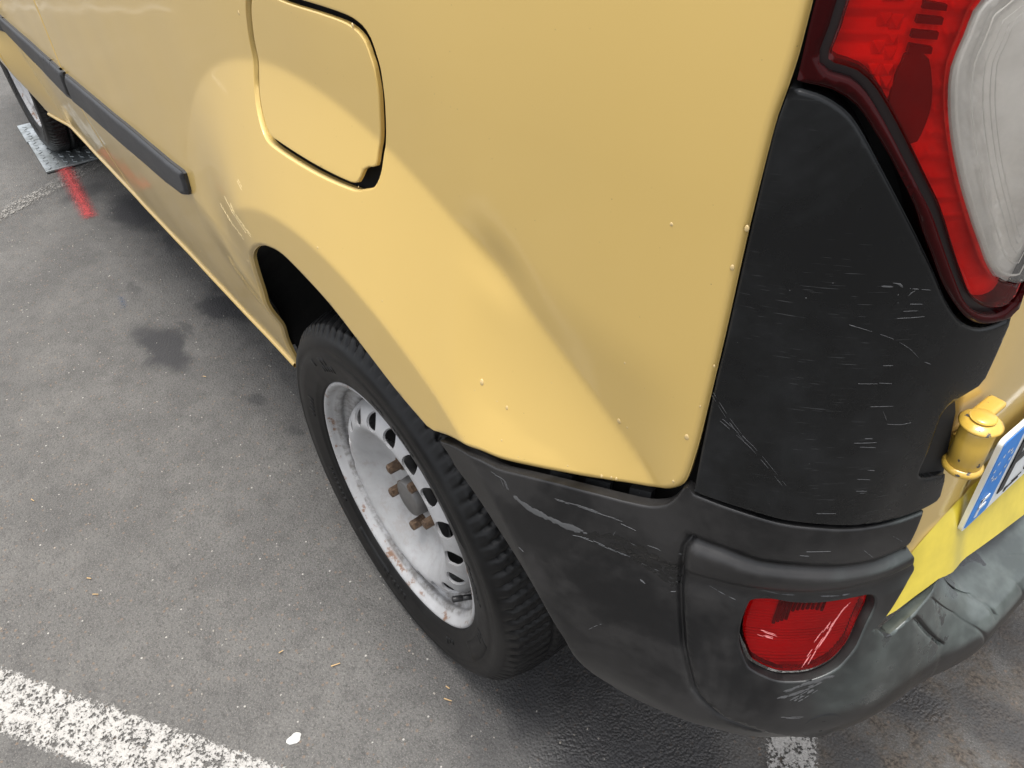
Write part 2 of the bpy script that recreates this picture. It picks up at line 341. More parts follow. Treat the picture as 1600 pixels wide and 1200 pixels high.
def P_bump(u,v,off=0.):
    u=np.asarray(u,float);v=np.asarray(v,float)
    x,y=plan(u); nx,ny=plan_n(u); z,o=bump_zo(u,v); o=o+off
    return np.stack([x+nx*o,y+ny*o,z],-1)


# ---------------------------------------------------------------- mesh helpers
def link(o, parent=None):
    COL.objects.link(o)
    if parent is not None: o.parent = parent
    return o
def tag(o, label=None, cat=None, group=None, kind=None):
    for a, b in (('label', label), ('category', cat), ('group', group), ('kind', kind)):
        if b: o[a] = b
    return o
def empty(name, loc=(0, 0, 0)):
    o = bpy.data.objects.new(name, None); o.location = loc; o.empty_display_size = .1; return link(o)
def mesh_obj(name, V, Fc, mat, parent=None, smooth=True, normals=None):
    me = bpy.data.meshes.new(name); me.from_pydata([tuple(map(float, v)) for v in V], [], [tuple(int(i) for i in f) for f in Fc])
    me.materials.append(M[mat] if isinstance(mat, str) else mat)
    if smooth: me.polygons.foreach_set('use_smooth', [True]*len(me.polygons))
    me.update()
    if normals is not None: me.normals_split_custom_set(normals)
    o = bpy.data.objects.new(name, me); link(o)
    if parent is not None:
        o.parent = parent; o.matrix_parent_inverse = Matrix.Translation(parent.location).inverted() if parent.type == 'EMPTY' and parent.parent is None else Matrix.Identity(4)
    return o
def pip(poly, pts):
    x, y = pts[:, 0], pts[:, 1]; ins = np.zeros(len(pts), bool); n = len(poly)
    for i in range(n):
        x0, y0 = poly[i]; x1, y1 = poly[(i+1) % n]
        c = (y0 > y) != (y1 > y)
        if not c.any(): continue
        xi = (x1-x0)*(y-y0)/((y1-y0) if y1 != y0 else 1e-12)+x0
        ins ^= c & (x < xi)
    return ins
def segdist(poly, pts, closed=True):
    poly = np.asarray(poly, float); a = poly; b = np.roll(poly, -1, 0)
    if not closed: a, b = a[:-1], b[:-1]
    best = np.full(len(pts), 1e9)
    for p, q in zip(a, b):
        d = q-p; L = d@d
        t = np.clip(((pts-p)@d)/(L if L > 0 else 1), 0, 1)
        best = np.minimum(best, np.hypot(*(pts-(p+t[:, None]*d)).T))
    return best
def smooth_poly(pts, ds, closed=True, sharp=()):
    """resample a polyline as a soft Catmull-Rom curve at spacing ds; indices in sharp stay corners"""
    P = np.asarray(pts, float); n = len(P); out = []
    for i in range(n if closed else n-1):
        p0, p1, p2, p3 = P[(i-1) % n], P[i], P[(i+1) % n], P[(i+2) % n]
        if not closed:
            if i == 0: p0 = p1
            if i == n-2: p3 = p2
        m1 = np.zeros(2) if False else (p2-p0)/2; m2 = (p3-p1)/2
        L = np.hypot(*(p2-p1))
        if i in sharp: m1 = p2-p1
        if (i+1) % n in sharp: m2 = p2-p1
        for m in (m1, m2):
            l = np.hypot(*m)
            if l > L: m *= L/l
        k = max(1, int(round(L/ds)))
        for j in range(k):
            t = j/k
            out.append((2*t**3-3*t**2+1)*p1+(t**3-2*t**2+t)*m1+(-2*t**3+3*t**2)*p2+(t**3-t**2)*m2)
    if not closed: out.append(P[-1])
    return np.array(out)
def offset_poly(poly, d):
    """move a closed polygon outwards by d"""
    P = np.asarray(poly, float); A = .5*np.sum(P[:, 0]*np.roll(P[:, 1], -1)-np.roll(P[:, 0], -1)*P[:, 1])
    t = np.roll(P, -1, 0)-np.roll(P, 1, 0); t /= np.maximum(np.hypot(*t.T), 1e-9)[:, None]
    n = np.stack([t[:, 1], -t[:, 0]], 1)*(1 if A > 0 else -1)
    return P+n*d
def surf_normal(Q, u, v, e=.0012):
    du = Q(u+e, v)-Q(u-e, v); dv = Q(u, v+e)-Q(u, v-e)
    N = np.cross(du, dv); return N/np.maximum(np.linalg.norm(N, axis=1), 1e-12)[:, None]
def patch(name, P, outline, mat, parent, holes=(), step=.012, coarse=None, rr=0., back=.012, vs=1., ds=None, hole_rr=True, flip=False, extra=None):
    """trimmed sheet on the parametric surface P(u,v): outline and holes in (u,v); rolled edges of radius rr and a return of depth back.
    vs = metres per unit of v; coarse(u,v)->bool picks where every third grid point is enough"""
    ds = ds or step*.8
    S = np.array([1., vs])
    loops = [np.asarray(outline, float)*S]+[np.asarray(h, float)*S for h in holes]
    allp = loops[0]
    lo, hi = allp.min(0), allp.max(0)
    gx = np.arange(lo[0], hi[0], step); gy = np.arange(lo[1], hi[1], step*.866)
    GX, GY = np.meshgrid(gx, gy); GX = GX+(np.arange(len(gy)) % 2)[:, None]*step*.5
    idx = np.stack(np.meshgrid(np.arange(len(gx)), np.arange(len(gy))), -1).reshape(-1, 2)
    G = np.stack([GX.ravel(), GY.ravel()], 1)
    if coarse is not None:
        c = coarse(G[:, 0], G[:, 1]/vs); keep = ~c | ((idx[:, 0] % 3 == 0) & (idx[:, 1] % 3 == 0)); G = G[keep]
    if extra is not None:
        ep, em = extra
        G = np.concatenate([G[~em(G)], np.asarray(ep)*S])
    ins = pip(loops[0], G)
    for h in loops[1:]: ins &= ~pip(h, G)
    G = G[ins]
    D = np.full(len(G), 1e9)
    for l in loops: D = np.minimum(D, segdist(l, G))
    G = G[D > max(ds*.55, rr*1.25)]
    rings = []
    if rr > 0:
        for li, l in enumerate(loops):
            for f in (.12, .35, .65, 1.05):
                q = offset_poly(l, (-1 if li == 0 else 1)*rr*f)
                ok = pip(loops[0], q)
                for h in loops[1:]: ok &= ~pip(h, q)
                dd = np.full(len(q), 1e9)
                for l2 in loops: dd = np.minimum(dd, segdist(l2, q))
                rings.append(q[ok & (dd > rr*f*.9)])
    pts = [loops[0]]; edges = []; k0 = 0
    for l in loops:
        n = len(l); edges += [(k0+i, k0+(i+1) % n) for i in range(n)]; k0 += n
    allv = np.concatenate(loops+rings+[G])
    r = delaunay_2d_cdt([Vector(p) for p in allv], edges, [], 0, 1e-7)
    V2 = np.array([tuple(p) for p in r[0]]); F = np.array([f for f in r[2] if len(f) == 3])
    cen = V2[F].mean(1); ok = pip(loops[0], cen)
    for h in loops[1:]: ok &= ~pip(h, cen)
    F = F[ok]
    def Q(u, v):
        X = P(u, v)
        if rr > 0:
            pt = np.stack([u, v*vs], 1); d = np.full(len(pt), 1e9)
            for li, l in enumerate(loops): d = np.minimum(d, segdist(l, pt)/(1. if li == 0 else float(hole_rr)))
            e = rr-np.sqrt(np.maximum(rr*rr-np.clip(rr-d, 0, rr*.97)**2, 0))
            X = X-surf_normal(P, u, v)*e[:, None]*sgn
        return X
    u, v = V2[:, 0], V2[:, 1]/vs
    sgn = 1.
    N0 = surf_normal(P, u, v)
    # outward = away from the van's middle axis
    if flip: sgn = -1.
    X = Q(u, v); 
    eN = min(.0012, rr*.25) if rr > 0 else .0012
    N = surf_normal(Q, u, v, eN)*sgn; N0 = N0*sgn
    a = X[F]; fn = np.cross(a[:, 1]-a[:, 0], a[:, 2]-a[:, 0]); bad = (fn*N0[F[:, 0]]).sum(1) < 0; F[bad] = F[bad][:, ::-1]
    Vs = list(X); Fs = [tuple(f) for f in F]; LN = [tuple(N[i]) for f in F for i in f]
    # returns
    cnt = {}
    for f in F:
        for i in range(3):
            e = (f[i], f[(i+1) % 3]); key = (min(e), max(e)); cnt[key] = None if key in cnt else e
    be = [e for e in cnt.values() if e is not None]
    if back > 0 and be:
        mp = {}
        def bk(i):
            if i not in mp: mp[i] = len(Vs); Vs.append(X[i]-N0[i]*back)
            return mp[i]
        top = {}
        def tp(i):
            if i not in top: top[i] = len(Vs); Vs.append(X[i])
            return top[i]
        for e in be:
            f = (tp(e[1]), tp(e[0]), bk(e[0]), bk(e[1])); Fs.append(f)
            A = np.array([Vs[i] for i in f]); n = np.cross(A[1]-A[0], A[3]-A[0]); n = n/max(np.linalg.norm(n), 1e-12); LN += [tuple(n)]*4
    return mesh_obj(name, Vs, Fs, mat, parent, normals=LN)
def lathe(profile, n, cy=0., cz=0., cx=0., rfun=None):
    """profile [(y, r)] turned round a y axis through (cx, cz)"""
    P = np.array(profile); V = []; F = []
    th = np.linspace(0, 2*np.pi, n, endpoint=False); m = len(P)
    for j, t in enumerate(th):
        for i in range(m):
            r = P[i, 1]+(rfun(t, P[i, 0], P[i, 1], i) if rfun else 0)
            V.append((cx+r*math.cos(t), cy+P[i, 0], cz+r*math.sin(t)))
    for j in range(n):
        a = j*m; b = ((j+1) % n)*m
        for i in range(m-1): F.append((a+i, a+i+1, b+i+1, b+i))
    return V, F
def ribbon(P, pts, wid, off=.0004, ds=.004, taper=True, closed=False):
    """thin strip lying on the surface P along (u,v) points; wid in metres; returns V,F"""
    q = smooth_poly(pts, ds, closed=False)
    X = P(q[:, 0], q[:, 1]); N = surf_normal(P, q[:, 0], q[:, 1])
    N *= np.sign((N*(X-np.array([0, .9, .6]))).sum(1))[:, None]
    T = np.gradient(X, axis=0); T /= np.maximum(np.linalg.norm(T, axis=1), 1e-9)[:, None]
    B = np.cross(N, T); n = len(q); t = np.linspace(0, 1, n)
    w = wid*.5*(np.sin(np.pi*np.clip(t, .04, .96))**.6 if taper else np.ones(n))
    w = w*(1+(.35 if wid < .003 else .08)*RNG.standard_normal(n).clip(-1.5, 1.5)) if taper else w
    V = []; F = []
    for i in range(n): V += [X[i]+B[i]*w[i]+N[i]*off*.3, X[i]+N[i]*off*1.5, X[i]-B[i]*w[i]+N[i]*off*.3]
    for i in range(n-1):
        a = 3*i; F += [(a, a+1, a+4, a+3), (a+1, a+2, a+5, a+4)]
    return V, F
def merge(lst):
    V = []; F = []
    for v, f in lst:
        k = len(V); V += list(v); F += [tuple(i+k for i in g) for g in f]
    return V, F
def boxm(c, s, rot=None):
    V = []
    for x in (-1, 1):
        for y in (-1, 1):
            for z in (-1, 1):
                p = np.array((x*s[0]/2, y*s[1]/2, z*s[2]/2))
                if rot is not None: p = rot@p
                V.append(p+np.array(c))
    return V, [(0, 1, 3, 2), (4, 6, 7, 5), (0, 4, 5, 1), (2, 3, 7, 6), (0, 2, 6, 4), (1, 5, 7, 3)]
def cyl(p0, p1, r0, r1=None, n=24, cap=True, bev=0.):
    p0 = np.array(p0, float); p1 = np.array(p1, float); r1 = r0 if r1 is None else r1
    d = p1-p0; L = np.linalg.norm(d); d /= L; a = np.cross(d, (0, 0, 1) if abs(d[2]) < .9 else (1, 0, 0)); a /= np.linalg.norm(a); b = np.cross(d, a)
    rings = [(0, r0-bev), (bev, r0), (L-bev, r1), (L, r1-bev)] if bev else [(0, r0), (L, r1)]
    V = []; F = []
    for s, r in rings:
        for i in range(n): t = 2*np.pi*i/n; V.append(p0+d*s+(a*math.cos(t)+b*math.sin(t))*r)
    for j in range(len(rings)-1):
        for i in range(n): F.append((j*n+i, j*n+(i+1) % n, (j+1)*n+(i+1) % n, (j+1)*n+i))
    if cap: F.append(tuple(range(n))[::-1]); F.append(tuple((len(rings)-1)*n+i for i in range(n)))
    return V, F

# ---------------------------------------------------------------- ground
GS = 60.
g = mesh_obj('ground', [(-GS, -GS, 0), (GS, -GS, 0), (GS, GS, 0), (-GS, GS, 0)], [(0, 1, 2, 3)], 'asphalt')
tag(g, kind='structure')
def road_sheet(name, corners, mat, z=.003, nx=40, ny=8, soft=None):
    """paint sheet between four corners (a,b along, c,d back), attribute edge = metres to the rim"""
    a, b, c, d = [np.array(q, float) for q in corners]; V = []; F = []; E = []
    L = np.hypot(*(b-a)); Wd = np.hypot(*(d-a))
    for j in range(ny+1):
        for i in range(nx+1):
            s, t = i/nx, j/ny; p = (a*(1-s)+b*s)*(1-t)+(d*(1-s)+c*s)*t; V.append((*p, z)); E.append(min(s*L, (1-s)*L, t*Wd, (1-t)*Wd))
    for j in range(ny):
        for i in range(nx): q = j*(nx+1)+i; F.append((q, q+1, q+nx+2, q+nx+1))
    o = mesh_obj(name, V, F, mat, smooth=False)
    at = o.data.attributes.new('edge', 'FLOAT', 'POINT'); at.data.foreach_set('value', E); return o
dL = np.array((.835, .550)); nL = np.array((.550, -.835))
A = np.array((-.393, -.551))
l1 = road_sheet('parking_line', [A-dL*.9, A+dL*2.2, A+dL*2.2+nL*.100, A-dL*.9+nL*.100], 'line', nx=260)
tag(l1, kind='structure', label='worn white parking line crossing the lower left asphalt')
B0 = np.array((.549, .329)); dF = np.array((-.625, .781)); wF = np.array((.049, .061))*1.03
l2 = road_sheet('parking_line', [B0-dF*.55, B0+dF*2.4, B0+dF*2.4+wF, B0-dF*.55+wF], 'line', z=.0035, nx=160)
tag(l2, kind='structure', label='white parking line end showing below the bumper corner')
l3 = road_sheet('parking_line', [(-2.13, -.30), (-2.42, .26), (-2.50, .22), (-2.21, -.34)], 'faint', z=.004, nx=60)
tag(l3, kind='structure', label='faded white line under the red paint stroke')
l4 = road_sheet('parking_line', [(-4.25, -1.0), (-5.25, -.20), (-5.31, -.28), (-4.31, -1.08)], 'line', z=.0045, nx=80)
tag(l4, kind='structure', label='white parking line lying ahead of the van, seen mirrored in its side')
rp = road_sheet('paint_stroke', [(-2.560, 0.059), (-1.989, 0.017), (-1.984, 0.086), (-2.545, 0.139)], 'redpaint', z=.006, nx=24, ny=10)
tag(rp, 'short red spray paint stroke on the asphalt behind the steel plate', 'paint mark')
bp_ = road_sheet('paint_spot', [(-1.447, -0.028), (-1.370, -0.036), (-1.370, -0.018), (-1.448, -0.010)], 'bluepaint', z=.005, nx=8, ny=8)
tag(bp_, 'small faded blue paint spot on the asphalt', 'paint mark')
# a flat spot of chewing gum
gx, gy = .056, -.206; V = [(gx, gy, .006)]; F = []
for i in range(20):
    t = 2*math.pi*i/20; r = .0085*(1+.12*math.sin(3*t+1)+.08*math.sin(5*t)); V.append((gx+r*.75*math.cos(t), gy+r*1.25*math.sin(t), .0045))
for i in range(20):
    V.append((V[1+i][0]+.0015*math.cos(2*math.pi*i/20), V[1+i][1]+.0015*math.sin(2*math.pi*i/20), .0005))
F = [(0, 1+i, 1+(i+1) % 20) for i in range(20)]+[(1+i, 21+i, 21+(i+1) % 20, 1+(i+1) % 20) for i in range(20)]
tag(mesh_obj('chewing_gum', V, F, 'gum'), 'flat round white gum spot beside the parking line', 'gum')
# loose straws and grit
bits = []
for (x, y, a, L) in [(0.158, 0.02, 0.5, 0.014), (-0.77, -0.41, 0.3, 0.012), (-0.016, -0.093, 1.2, 0.016), (-0.435, -0.375, 0.8, 0.012), (-0.481, -0.374, 0.6, 0.01), (-0.099, -0.155, 1.4, 0.008), (-0.928, 0.03, 0.4, 0.01), (0.14, 0.032, 0.2, 0.008)]:
    c, s = math.cos(a), math.sin(a); bits.append(cyl((x-c*L/2, y-s*L/2, .0025), (x+c*L/2, y+s*L/2, .004), .0011, .0008, n=5))
for i in range(420):
    x = RNG.uniform(-2.2, 1.2); y = RNG.uniform(-.75, .25); s = RNG.uniform(.0008, .0024)
    rt = np.array(Matrix.Rotation(RNG.uniform(0, 6), 3, Vector(RNG.standard_normal(3)).normalized()))
    bits.append(boxm((x, y, s*.4), (s*1.5, s, s*.9), rt))
tag(mesh_obj('loose_straw', *merge(bits[:8]), 'straw', smooth=False), kind='stuff', label='dry straw bits lying on the asphalt')
tag(mesh_obj('loose_grit', *merge(bits[8:]), 'grit', smooth=False), kind='stuff', label='fine grit scattered over the asphalt')

# ---------------------------------------------------------------- the van
van = empty('delivery_van', (-1.35, .9145, 0))
tag(van, 'mustard yellow delivery van with black plastic rear corner and dented left rear flank', 'van')
def near(u, v): return (u < -.75) | (v > 1.25)
# fuel flap outline and its opening
FLAP = smooth_poly([(-0.0680, 1.0270), (-0.0532, 1.0337), (-0.0299, 1.0347), (0.0126, 1.0341), (0.0840, 1.0376), (0.1296, 1.0384), (0.1499, 1.0347), (0.1604, 1.0278), (0.1655, 1.0171), (0.1690, 1.0080), (0.1701, 0.9906), (0.1689, 0.9793), (0.1630, 0.9520), (0.1569, 0.9326), (0.1524, 0.9157), (0.1398, 0.9107), (0.1324, 0.9061), (0.1270, 0.8971), (0.1216, 0.8905), (0.1090, 0.8865), (0.0418, 0.8819), (-0.0500, 0.8793), (-0.0758, 0.8813), (-0.0934, 0.9006), (-0.0996, 0.9228), (-0.0972, 0.9585), (-0.0946, 0.9790), (-0.0852, 1.0045), (-0.0765, 1.0183)], .006); FLAP = offset_poly(FLAP, -.0020)
FLAPHOLE = smooth_poly([(-0.0773, 1.0273), (-0.0543, 1.0370), (-0.0245, 1.0390), (0.0188, 1.0385), (0.0891, 1.0417), (0.1353, 1.0425), (0.1564, 1.0391), (0.1677, 1.0318), (0.1735, 1.0199), (0.1767, 1.0098), (0.1768, 0.9923), (0.1757, 0.9811), (0.1701, 0.9541), (0.1630, 0.9326), (0.1587, 0.9129), (0.1498, 0.8982), (0.1360, 0.8908), (0.1137, 0.8830), (0.0375, 0.8753), (-0.0593, 0.8716), (-0.0874, 0.8751), (-0.1052, 0.8953), (-0.1110, 0.9199), (-0.1087, 0.9559), (-0.1058, 0.9766), (-0.0961, 1.0024), (-0.0873, 1.0164)], .006)
ARCH = smooth_poly([(-0.4346, 0.2915), (-0.4141, 0.3648), (-0.3616, 0.4520), (-0.3070, 0.5610), (-0.2691, 0.6184), (-0.2488, 0.6472), (-0.2043, 0.6823), (-0.1681, 0.7050), (-0.1338, 0.7190), (-0.0805, 0.7306), (-0.0136, 0.7255), (0.0456, 0.7149), (0.1106, 0.6924), (0.1712, 0.6704), (0.2314, 0.6549)], .010, closed=False)
LOWER = smooth_poly([(0.2505, 0.6648), (0.2738, 0.6760), (0.3127, 0.6881), (0.3420, 0.6925), (0.3768, 0.7021), (0.4085, 0.7110), (0.4377, 0.7182), (0.4727, 0.7264), (0.4951, 0.7345), (0.5073, 0.7444), (0.5147, 0.7542), (0.5180, 0.7652), (0.5200, 0.7779), (0.5235, 0.8078), (0.5302, 0.9027), (0.5346, 0.9835), (0.5398, 1.0521), (0.5434, 1.0741), (0.5456, 1.0889), (0.5478, 1.1168)], .006, closed=False)
REAR = LOWER[-1:]
ZS = .288
rear_top = [(REAR[-1][0]+.002*f, z) for f, z in zip(np.linspace(.1, 1, 40), np.linspace(REAR[-1][1]+.008, 1.50, 40))]
seam = -1.40
sill_pts = [(u, ZS) for u in np.linspace(seam+.002, ARCH[0][0]-.004, 50)]
CREASE = np.array([(r*math.cos(a), WC+r*math.sin(a)) for r in (.475, .479, .482, .485, .489, .643, .647, .650, .653, .657) for a in np.arange(R(20), R(175), .010/r)])
def crease_mask(G):
    r_ = np.hypot(G[:, 0], G[:, 1]-WC); return ((np.abs(r_-.482) < .0115) | (np.abs(r_-.650) < .0115)) & (G[:, 1] > WC)
side_out = np.concatenate([sill_pts, ARCH, LOWER, rear_top, [(u, 1.50) for u in np.linspace(.4, seam+.002, 30)], [(seam+.002, z) for z in np.linspace(1.45, ZS+.02, 30)]])
patch('side_panel', P_body, side_out, 'paint', van, holes=[FLAPHOLE], step=.011, coarse=near, rr=.0065, back=.005, ds=.01, hole_rr=.2, extra=(CREASE, crease_mask))
fl = patch('fuel_flap', P_body, FLAP, 'paint', van, step=.008, rr=.0014, back=.0035, extra=(CREASE, crease_mask))
# pocket behind the flap
P_in = lambda d: (lambda u, v: P_body(u, v, -d))
pk = offset_poly(FLAPHOLE, .008)
patch('flap_pocket', P_in(.021), pk, 'black', fl, step=.02, back=0)
# front door, fender (far end of the frame)
FC = -2.697
def arc(cx, r, a0, a1, n): return [(cx+r*math.cos(R(a)), WC+r*math.sin(R(a))) for a in np.linspace(a0, a1, n)]
ds_ = -2.23
door_out = [(u, ZS+.006) for u in np.linspace(ds_, seam-.002, 40)]+[(seam-.002, z) for z in np.linspace(ZS+.03, 1.02, 40)]+[(u, 1.02) for u in np.linspace(seam-.05, ds_, 30)]+[(ds_, z) for z in np.linspace(.98, ZS+.03, 40)]
patch('front_door', P_body, door_out, 'paint', van, step=.02, rr=.005, back=.02, ds=.02)
fend = [(-2.30, ZS)]+[(u, ZS) for u in np.linspace(-2.29, ds_-.004, 5)]+[(ds_-.004, z) for z in np.linspace(ZS+.03, .98, 30)]+[(-2.6, 1.0), (-2.9, .98), (-3.2, .92), (-3.4, .85), (-3.42, .5), (-3.40, .32), (-3.10, .30)]+arc(FC, .40, 178, 2, 50)
patch('front_wing', P_body, fend, 'paint', van, step=.02, rr=.005, back=.02, ds=.02)
us = np.linspace(ds_+.02, ARCH[0][0]-.012, 60); base_ = P_body(us, np.full(60, ZS+.004)); V = []; F = []
for p in base_:
    for a in np.linspace(-150, 150, 9): V.append((p[0], p[1]+.004-.0085*math.cos(R(a)), p[2]-.004+.0065*math.sin(R(a))))
for i in range(59):
    for j in range(8): F.append((i*9+j, i*9+j+1, (i+1)*9+j+1, (i+1)*9+j))
mesh_obj('sill_flange', V, F, 'paint', van)
# windows and upper body, roof, far side: the rest of the shell
win = [(ds_+.12, 1.035), (seam-.06, 1.035), (seam-.06, 1.42), (-1.9, 1.42)]
patch('side_window', P_in(.004), win, 'glass', van, step=.05, back=.01)
fr_ = [(ds_, 1.024), (seam-.002, 1.024), (seam-.002, 1.50), (-1.88, 1.50)]
patch('window_frame', P_body, fr_, 'paint', van, holes=[win], step=.05, back=.012)
def strip(name, rows, mat, parent=van):
    V = [p for r in rows for p in r]; n = len(rows[0]); F = []
    for j in range(len(rows)-1):
        for i in range(n-1): F.append((j*n+i, j*n+i+1, (j+1)*n+i+1, (j+1)*n+i))
    return mesh_obj(name, V, F, mat, parent)
xs = [-1.9, -1.4, -.8, -.2, .3, .50, .56]
def side_y(x): return float(P_body(np.array([x]), np.array([1.50]))[0, 1])
rows = []
for f in np.linspace(0, 1, 17):
    a = f*math.pi
    row = []
    for x in xs:
        y0 = side_y(min(x, .45))+.004; half = .9145-y0
        row.append((x-(.10*math.sin(a) if x == xs[-1] else 0), .9145-half*math.copysign(abs(math.cos(a))**.45, math.cos(a)), 1.50+.30*abs(math.sin(a))**.55))
    rows.append(row)
strip('roof', rows, 'paint')
fl_us = np.linspace(-3.4, .50, 40)
far = [[(float(p[0]), 1.829-float(p[1]), float(p[2])) for p in P_body(fl_us, np.full(40, z))] for z in (.30, .45, .6, .75, .9, 1.1, 1.3, 1.5)]
strip('far_side', far, 'paint')
# bonnet and windscreen
xs2 = [(-1.88, 1.50), (-2.45, 1.06), (-2.9, 1.0), (-3.3, .9), (-3.5, .72), (-3.55, .45), (-3.45, .30)]
def span(x, z): 
    y = .9145-(.84 if x < -2 else .78)*min(1, .72+.28*min(1, (x+3.75)/.5)); return y
strip('windscreen', [[(x, .9145+(f*2-1)*(.9145-span(x, z)), z-.03*(f*2-1)**2) for f in np.linspace(0, 1, 9)] for x, z in xs2[:2]], 'glass')
strip('bonnet', [[(x-.05*(1-(f*2-1)**2), .9145+(f*2-1)*(.9145-span(x, z)), z+.02*(1-(f*2-1)**2)) for f in np.linspace(0, 1, 9)] for x, z in xs2[1:]], 'paint')
# underbody and wheel housings
mesh_obj('floor_pan', *boxm((-1.5, .9145, .345), (3.2, 1.02, .06)), 'dark', van, smooth=False)
mesh_obj('sill_box', *boxm((-1.30, .21, .33), (1.62, .17, .055)), 'dark', van, smooth=False)
def housing(cx, name):
    V, F = [], []
    th = np.linspace(R(30), R(180), 48); ys = (.034, .07, .16, .30, .40)
    rs = (.425, .432, .435, .435, .43)
    for t in th:
        xx, zz = cx+.425*math.cos(t), WC+.425*math.sin(t)
        y0 = float(P_body(np.array([xx]), np.array([max(zz, .3)]))[0, 1])+.016+(.045 if math.cos(t) > .55 else 0)
        for y, r in zip(ys, rs): V.append((cx+r*math.cos(t), max(y, y0+(y-ys[0])*.6), WC+r*math.sin(t)))
    n = len(ys)
    for j in range(len(th)-1):
        for i in range(n-1): F.append((j*n+i, j*n+i+1, (j+1)*n+i+1, (j+1)*n+i))
    k0 = len(V); V.append((cx, .43, WC))
    for j in range(len(th)-1): F.append((j*n+n-1, k0, (j+1)*n+n-1))
    return mesh_obj(name, V, F, 'black', van)
housing(0, 'wheel_housing'); housing(FC, 'wheel_housing')
# dark backing behind the gaps of the rear corner
bk = [(.24, .60), (.40, .56), (.60, .56), (.76, .56), (.76, 1.40), (.50, 1.40), (.50, .80), (.40, .74), (.30, .70), (.24, .66)]
patch('corner_backing', P_in(.030), bk, 'black', van, step=.03, back=0)
# ---------------------------------------------------------------- side mouldings
def mould_P(u, v):
    # raised strip with a rounded top edge
    return P_body(u, v, .0115)
MT = [(-2.0963, 0.6239), (-1.3632, 0.6362)]; MB_ = [(-2.1554, 0.5717), (-1.4323, 0.5499)]
u0 = -2.19
def ext(p, q, u): t = (u-p[0])/(q[0]-p[0]); return (u, p[1]+(q[1]-p[1])*t)
seg1 = np.array([ext(*MT, u0), MT[1], MB_[1], ext(*MB_, u0)])
seg2 = np.array([(-1.3485, 0.6353), (-0.8827, 0.6531), (-0.6341, 0.6607), (-0.5654, 0.6666), (-0.5551, 0.6644), (-0.5616, 0.6319), (-0.5728, 0.6193), (-0.6039, 0.6074), (-0.6909, 0.5966), (-1.3961, 0.5567)])
def dens(p, d):
    out = []
    for i in range(len(p)):
        a, b = np.array(p[i]), np.array(p[(i+1) % len(p)]); k = max(1, int(np.hypot(*(b-a))/d)); out += [a+(b-a)*j/k for j in range(k)]
    return np.array(out)
patch('side_moulding', mould_P, dens(seg1, .02), 'mould', van, step=.012, rr=.0085, back=.006, ds=.012)
patch('side_moulding', mould_P, dens(seg2, .012), 'mould', van, step=.010, rr=.0085, back=.006, ds=.01)

# ---------------------------------------------------------------- rear corner trim
P_trim = lambda u, v: P_body(u, v, .0015)
trim = smooth_poly([(0.5442, 1.0735), (0.5495, 1.0743), (0.5578, 1.0727), (0.5664, 1.0694), (0.5767, 1.0627), (0.5860, 1.0519), (0.5977, 1.0357), (0.6100, 1.0185), (0.6286, 0.9920), (0.6452, 0.9674), (0.6581, 0.9473), (0.6703, 0.9323), (0.6814, 0.9228), (0.6938, 0.9174), (0.7089, 0.9160), (0.7217, 0.9174), (0.7217, 0.8859), (0.7205, 0.8611), (0.7057, 0.8574), (0.6988, 0.8548), (0.6922, 0.8518), (0.6900, 0.8430), (0.6916, 0.8110), (0.6913, 0.7857), (0.6966, 0.7772), (0.7078, 0.7735), (0.7255, 0.7664), (0.7319, 0.7354), (0.7159, 0.7340), (0.6664, 0.7362), (0.6418, 0.7391), (0.6226, 0.7419), (0.5944, 0.7449), (0.5663, 0.7503), (0.5434, 0.7534), (0.5255, 0.7552), (0.5268, 0.8005), (0.5297, 0.8703), (0.5319, 0.9032), (0.5362, 0.9834), (0.5404, 1.0504)], .006, sharp=(0, 15, 17, 26, 27, 35))
patch('corner_trim', P_trim, trim, 'trim', van, step=.008, rr=.0030, back=.016, ds=.006)

# ---------------------------------------------------------------- bumper
TIP = [(0.2508, 0.2199), (0.2756, 0.1833), (0.3161, 0.1526), (0.3476, 0.1407), (0.3773, 0.1173), (0.4169, 0.0896), (0.4460, 0.0764), (0.4733, 0.0690), (0.4932, 0.0598), (0.5051, 0.0419), (0.5121, 0.0157), (0.5166, -0.0133), (0.5199, -0.0204)]
TOPC = [(0.5262, -0.0105), (0.5441, -0.0051), (0.5670, 0.0030), (0.5947, 0.0146), (0.6224, 0.0208), (0.6411, 0.0267), (0.6648, 0.0308), (0.7127, 0.0346), (0.7110, 0.0808), (0.7096, 0.1229), (0.7357, 0.2693), (0.7271, 0.3056), (0.7099, 0.3923), (0.6956, 0.4455)]
ARB = [(0.5787, 0.8853), (0.5461, 0.8870), (0.5045, 0.9267), (0.4784, 0.8616), (0.4601, 0.8109), (0.4447, 0.7342), (0.4335, 0.6300), (0.4133, 0.5400), (0.3828, 0.4430), (0.3445, 0.3621), (0.3111, 0.3047), (0.2767, 0.2659)]
LAMP = smooth_poly([(0.5870, 0.2904), (0.5940, 0.2822), (0.6018, 0.2788), (0.6215, 0.2872), (0.6420, 0.2902), (0.6627, 0.2906), (0.6837, 0.2951), (0.6890, 0.3079), (0.6894, 0.3413), (0.6833, 0.4035), (0.6755, 0.4898), (0.6676, 0.5300), (0.6593, 0.5556), (0.6430, 0.5781), (0.6293, 0.5815), (0.6177, 0.5795), (0.6047, 0.5624), (0.5943, 0.5399), (0.5857, 0.4649), (0.5835, 0.3742)], .006)
bot = [(u, 1.0) for u in np.linspace(2.02, .62, 120)]
def v_at(u, zt):
    a, b = 0., .95
    for _ in range(40):
        c_ = (a+b)/2
        if float(bump_zo(np.array([u]), np.array([c_]))[0][0]) > zt: a = c_
        else: b = c_
    return (u, a)
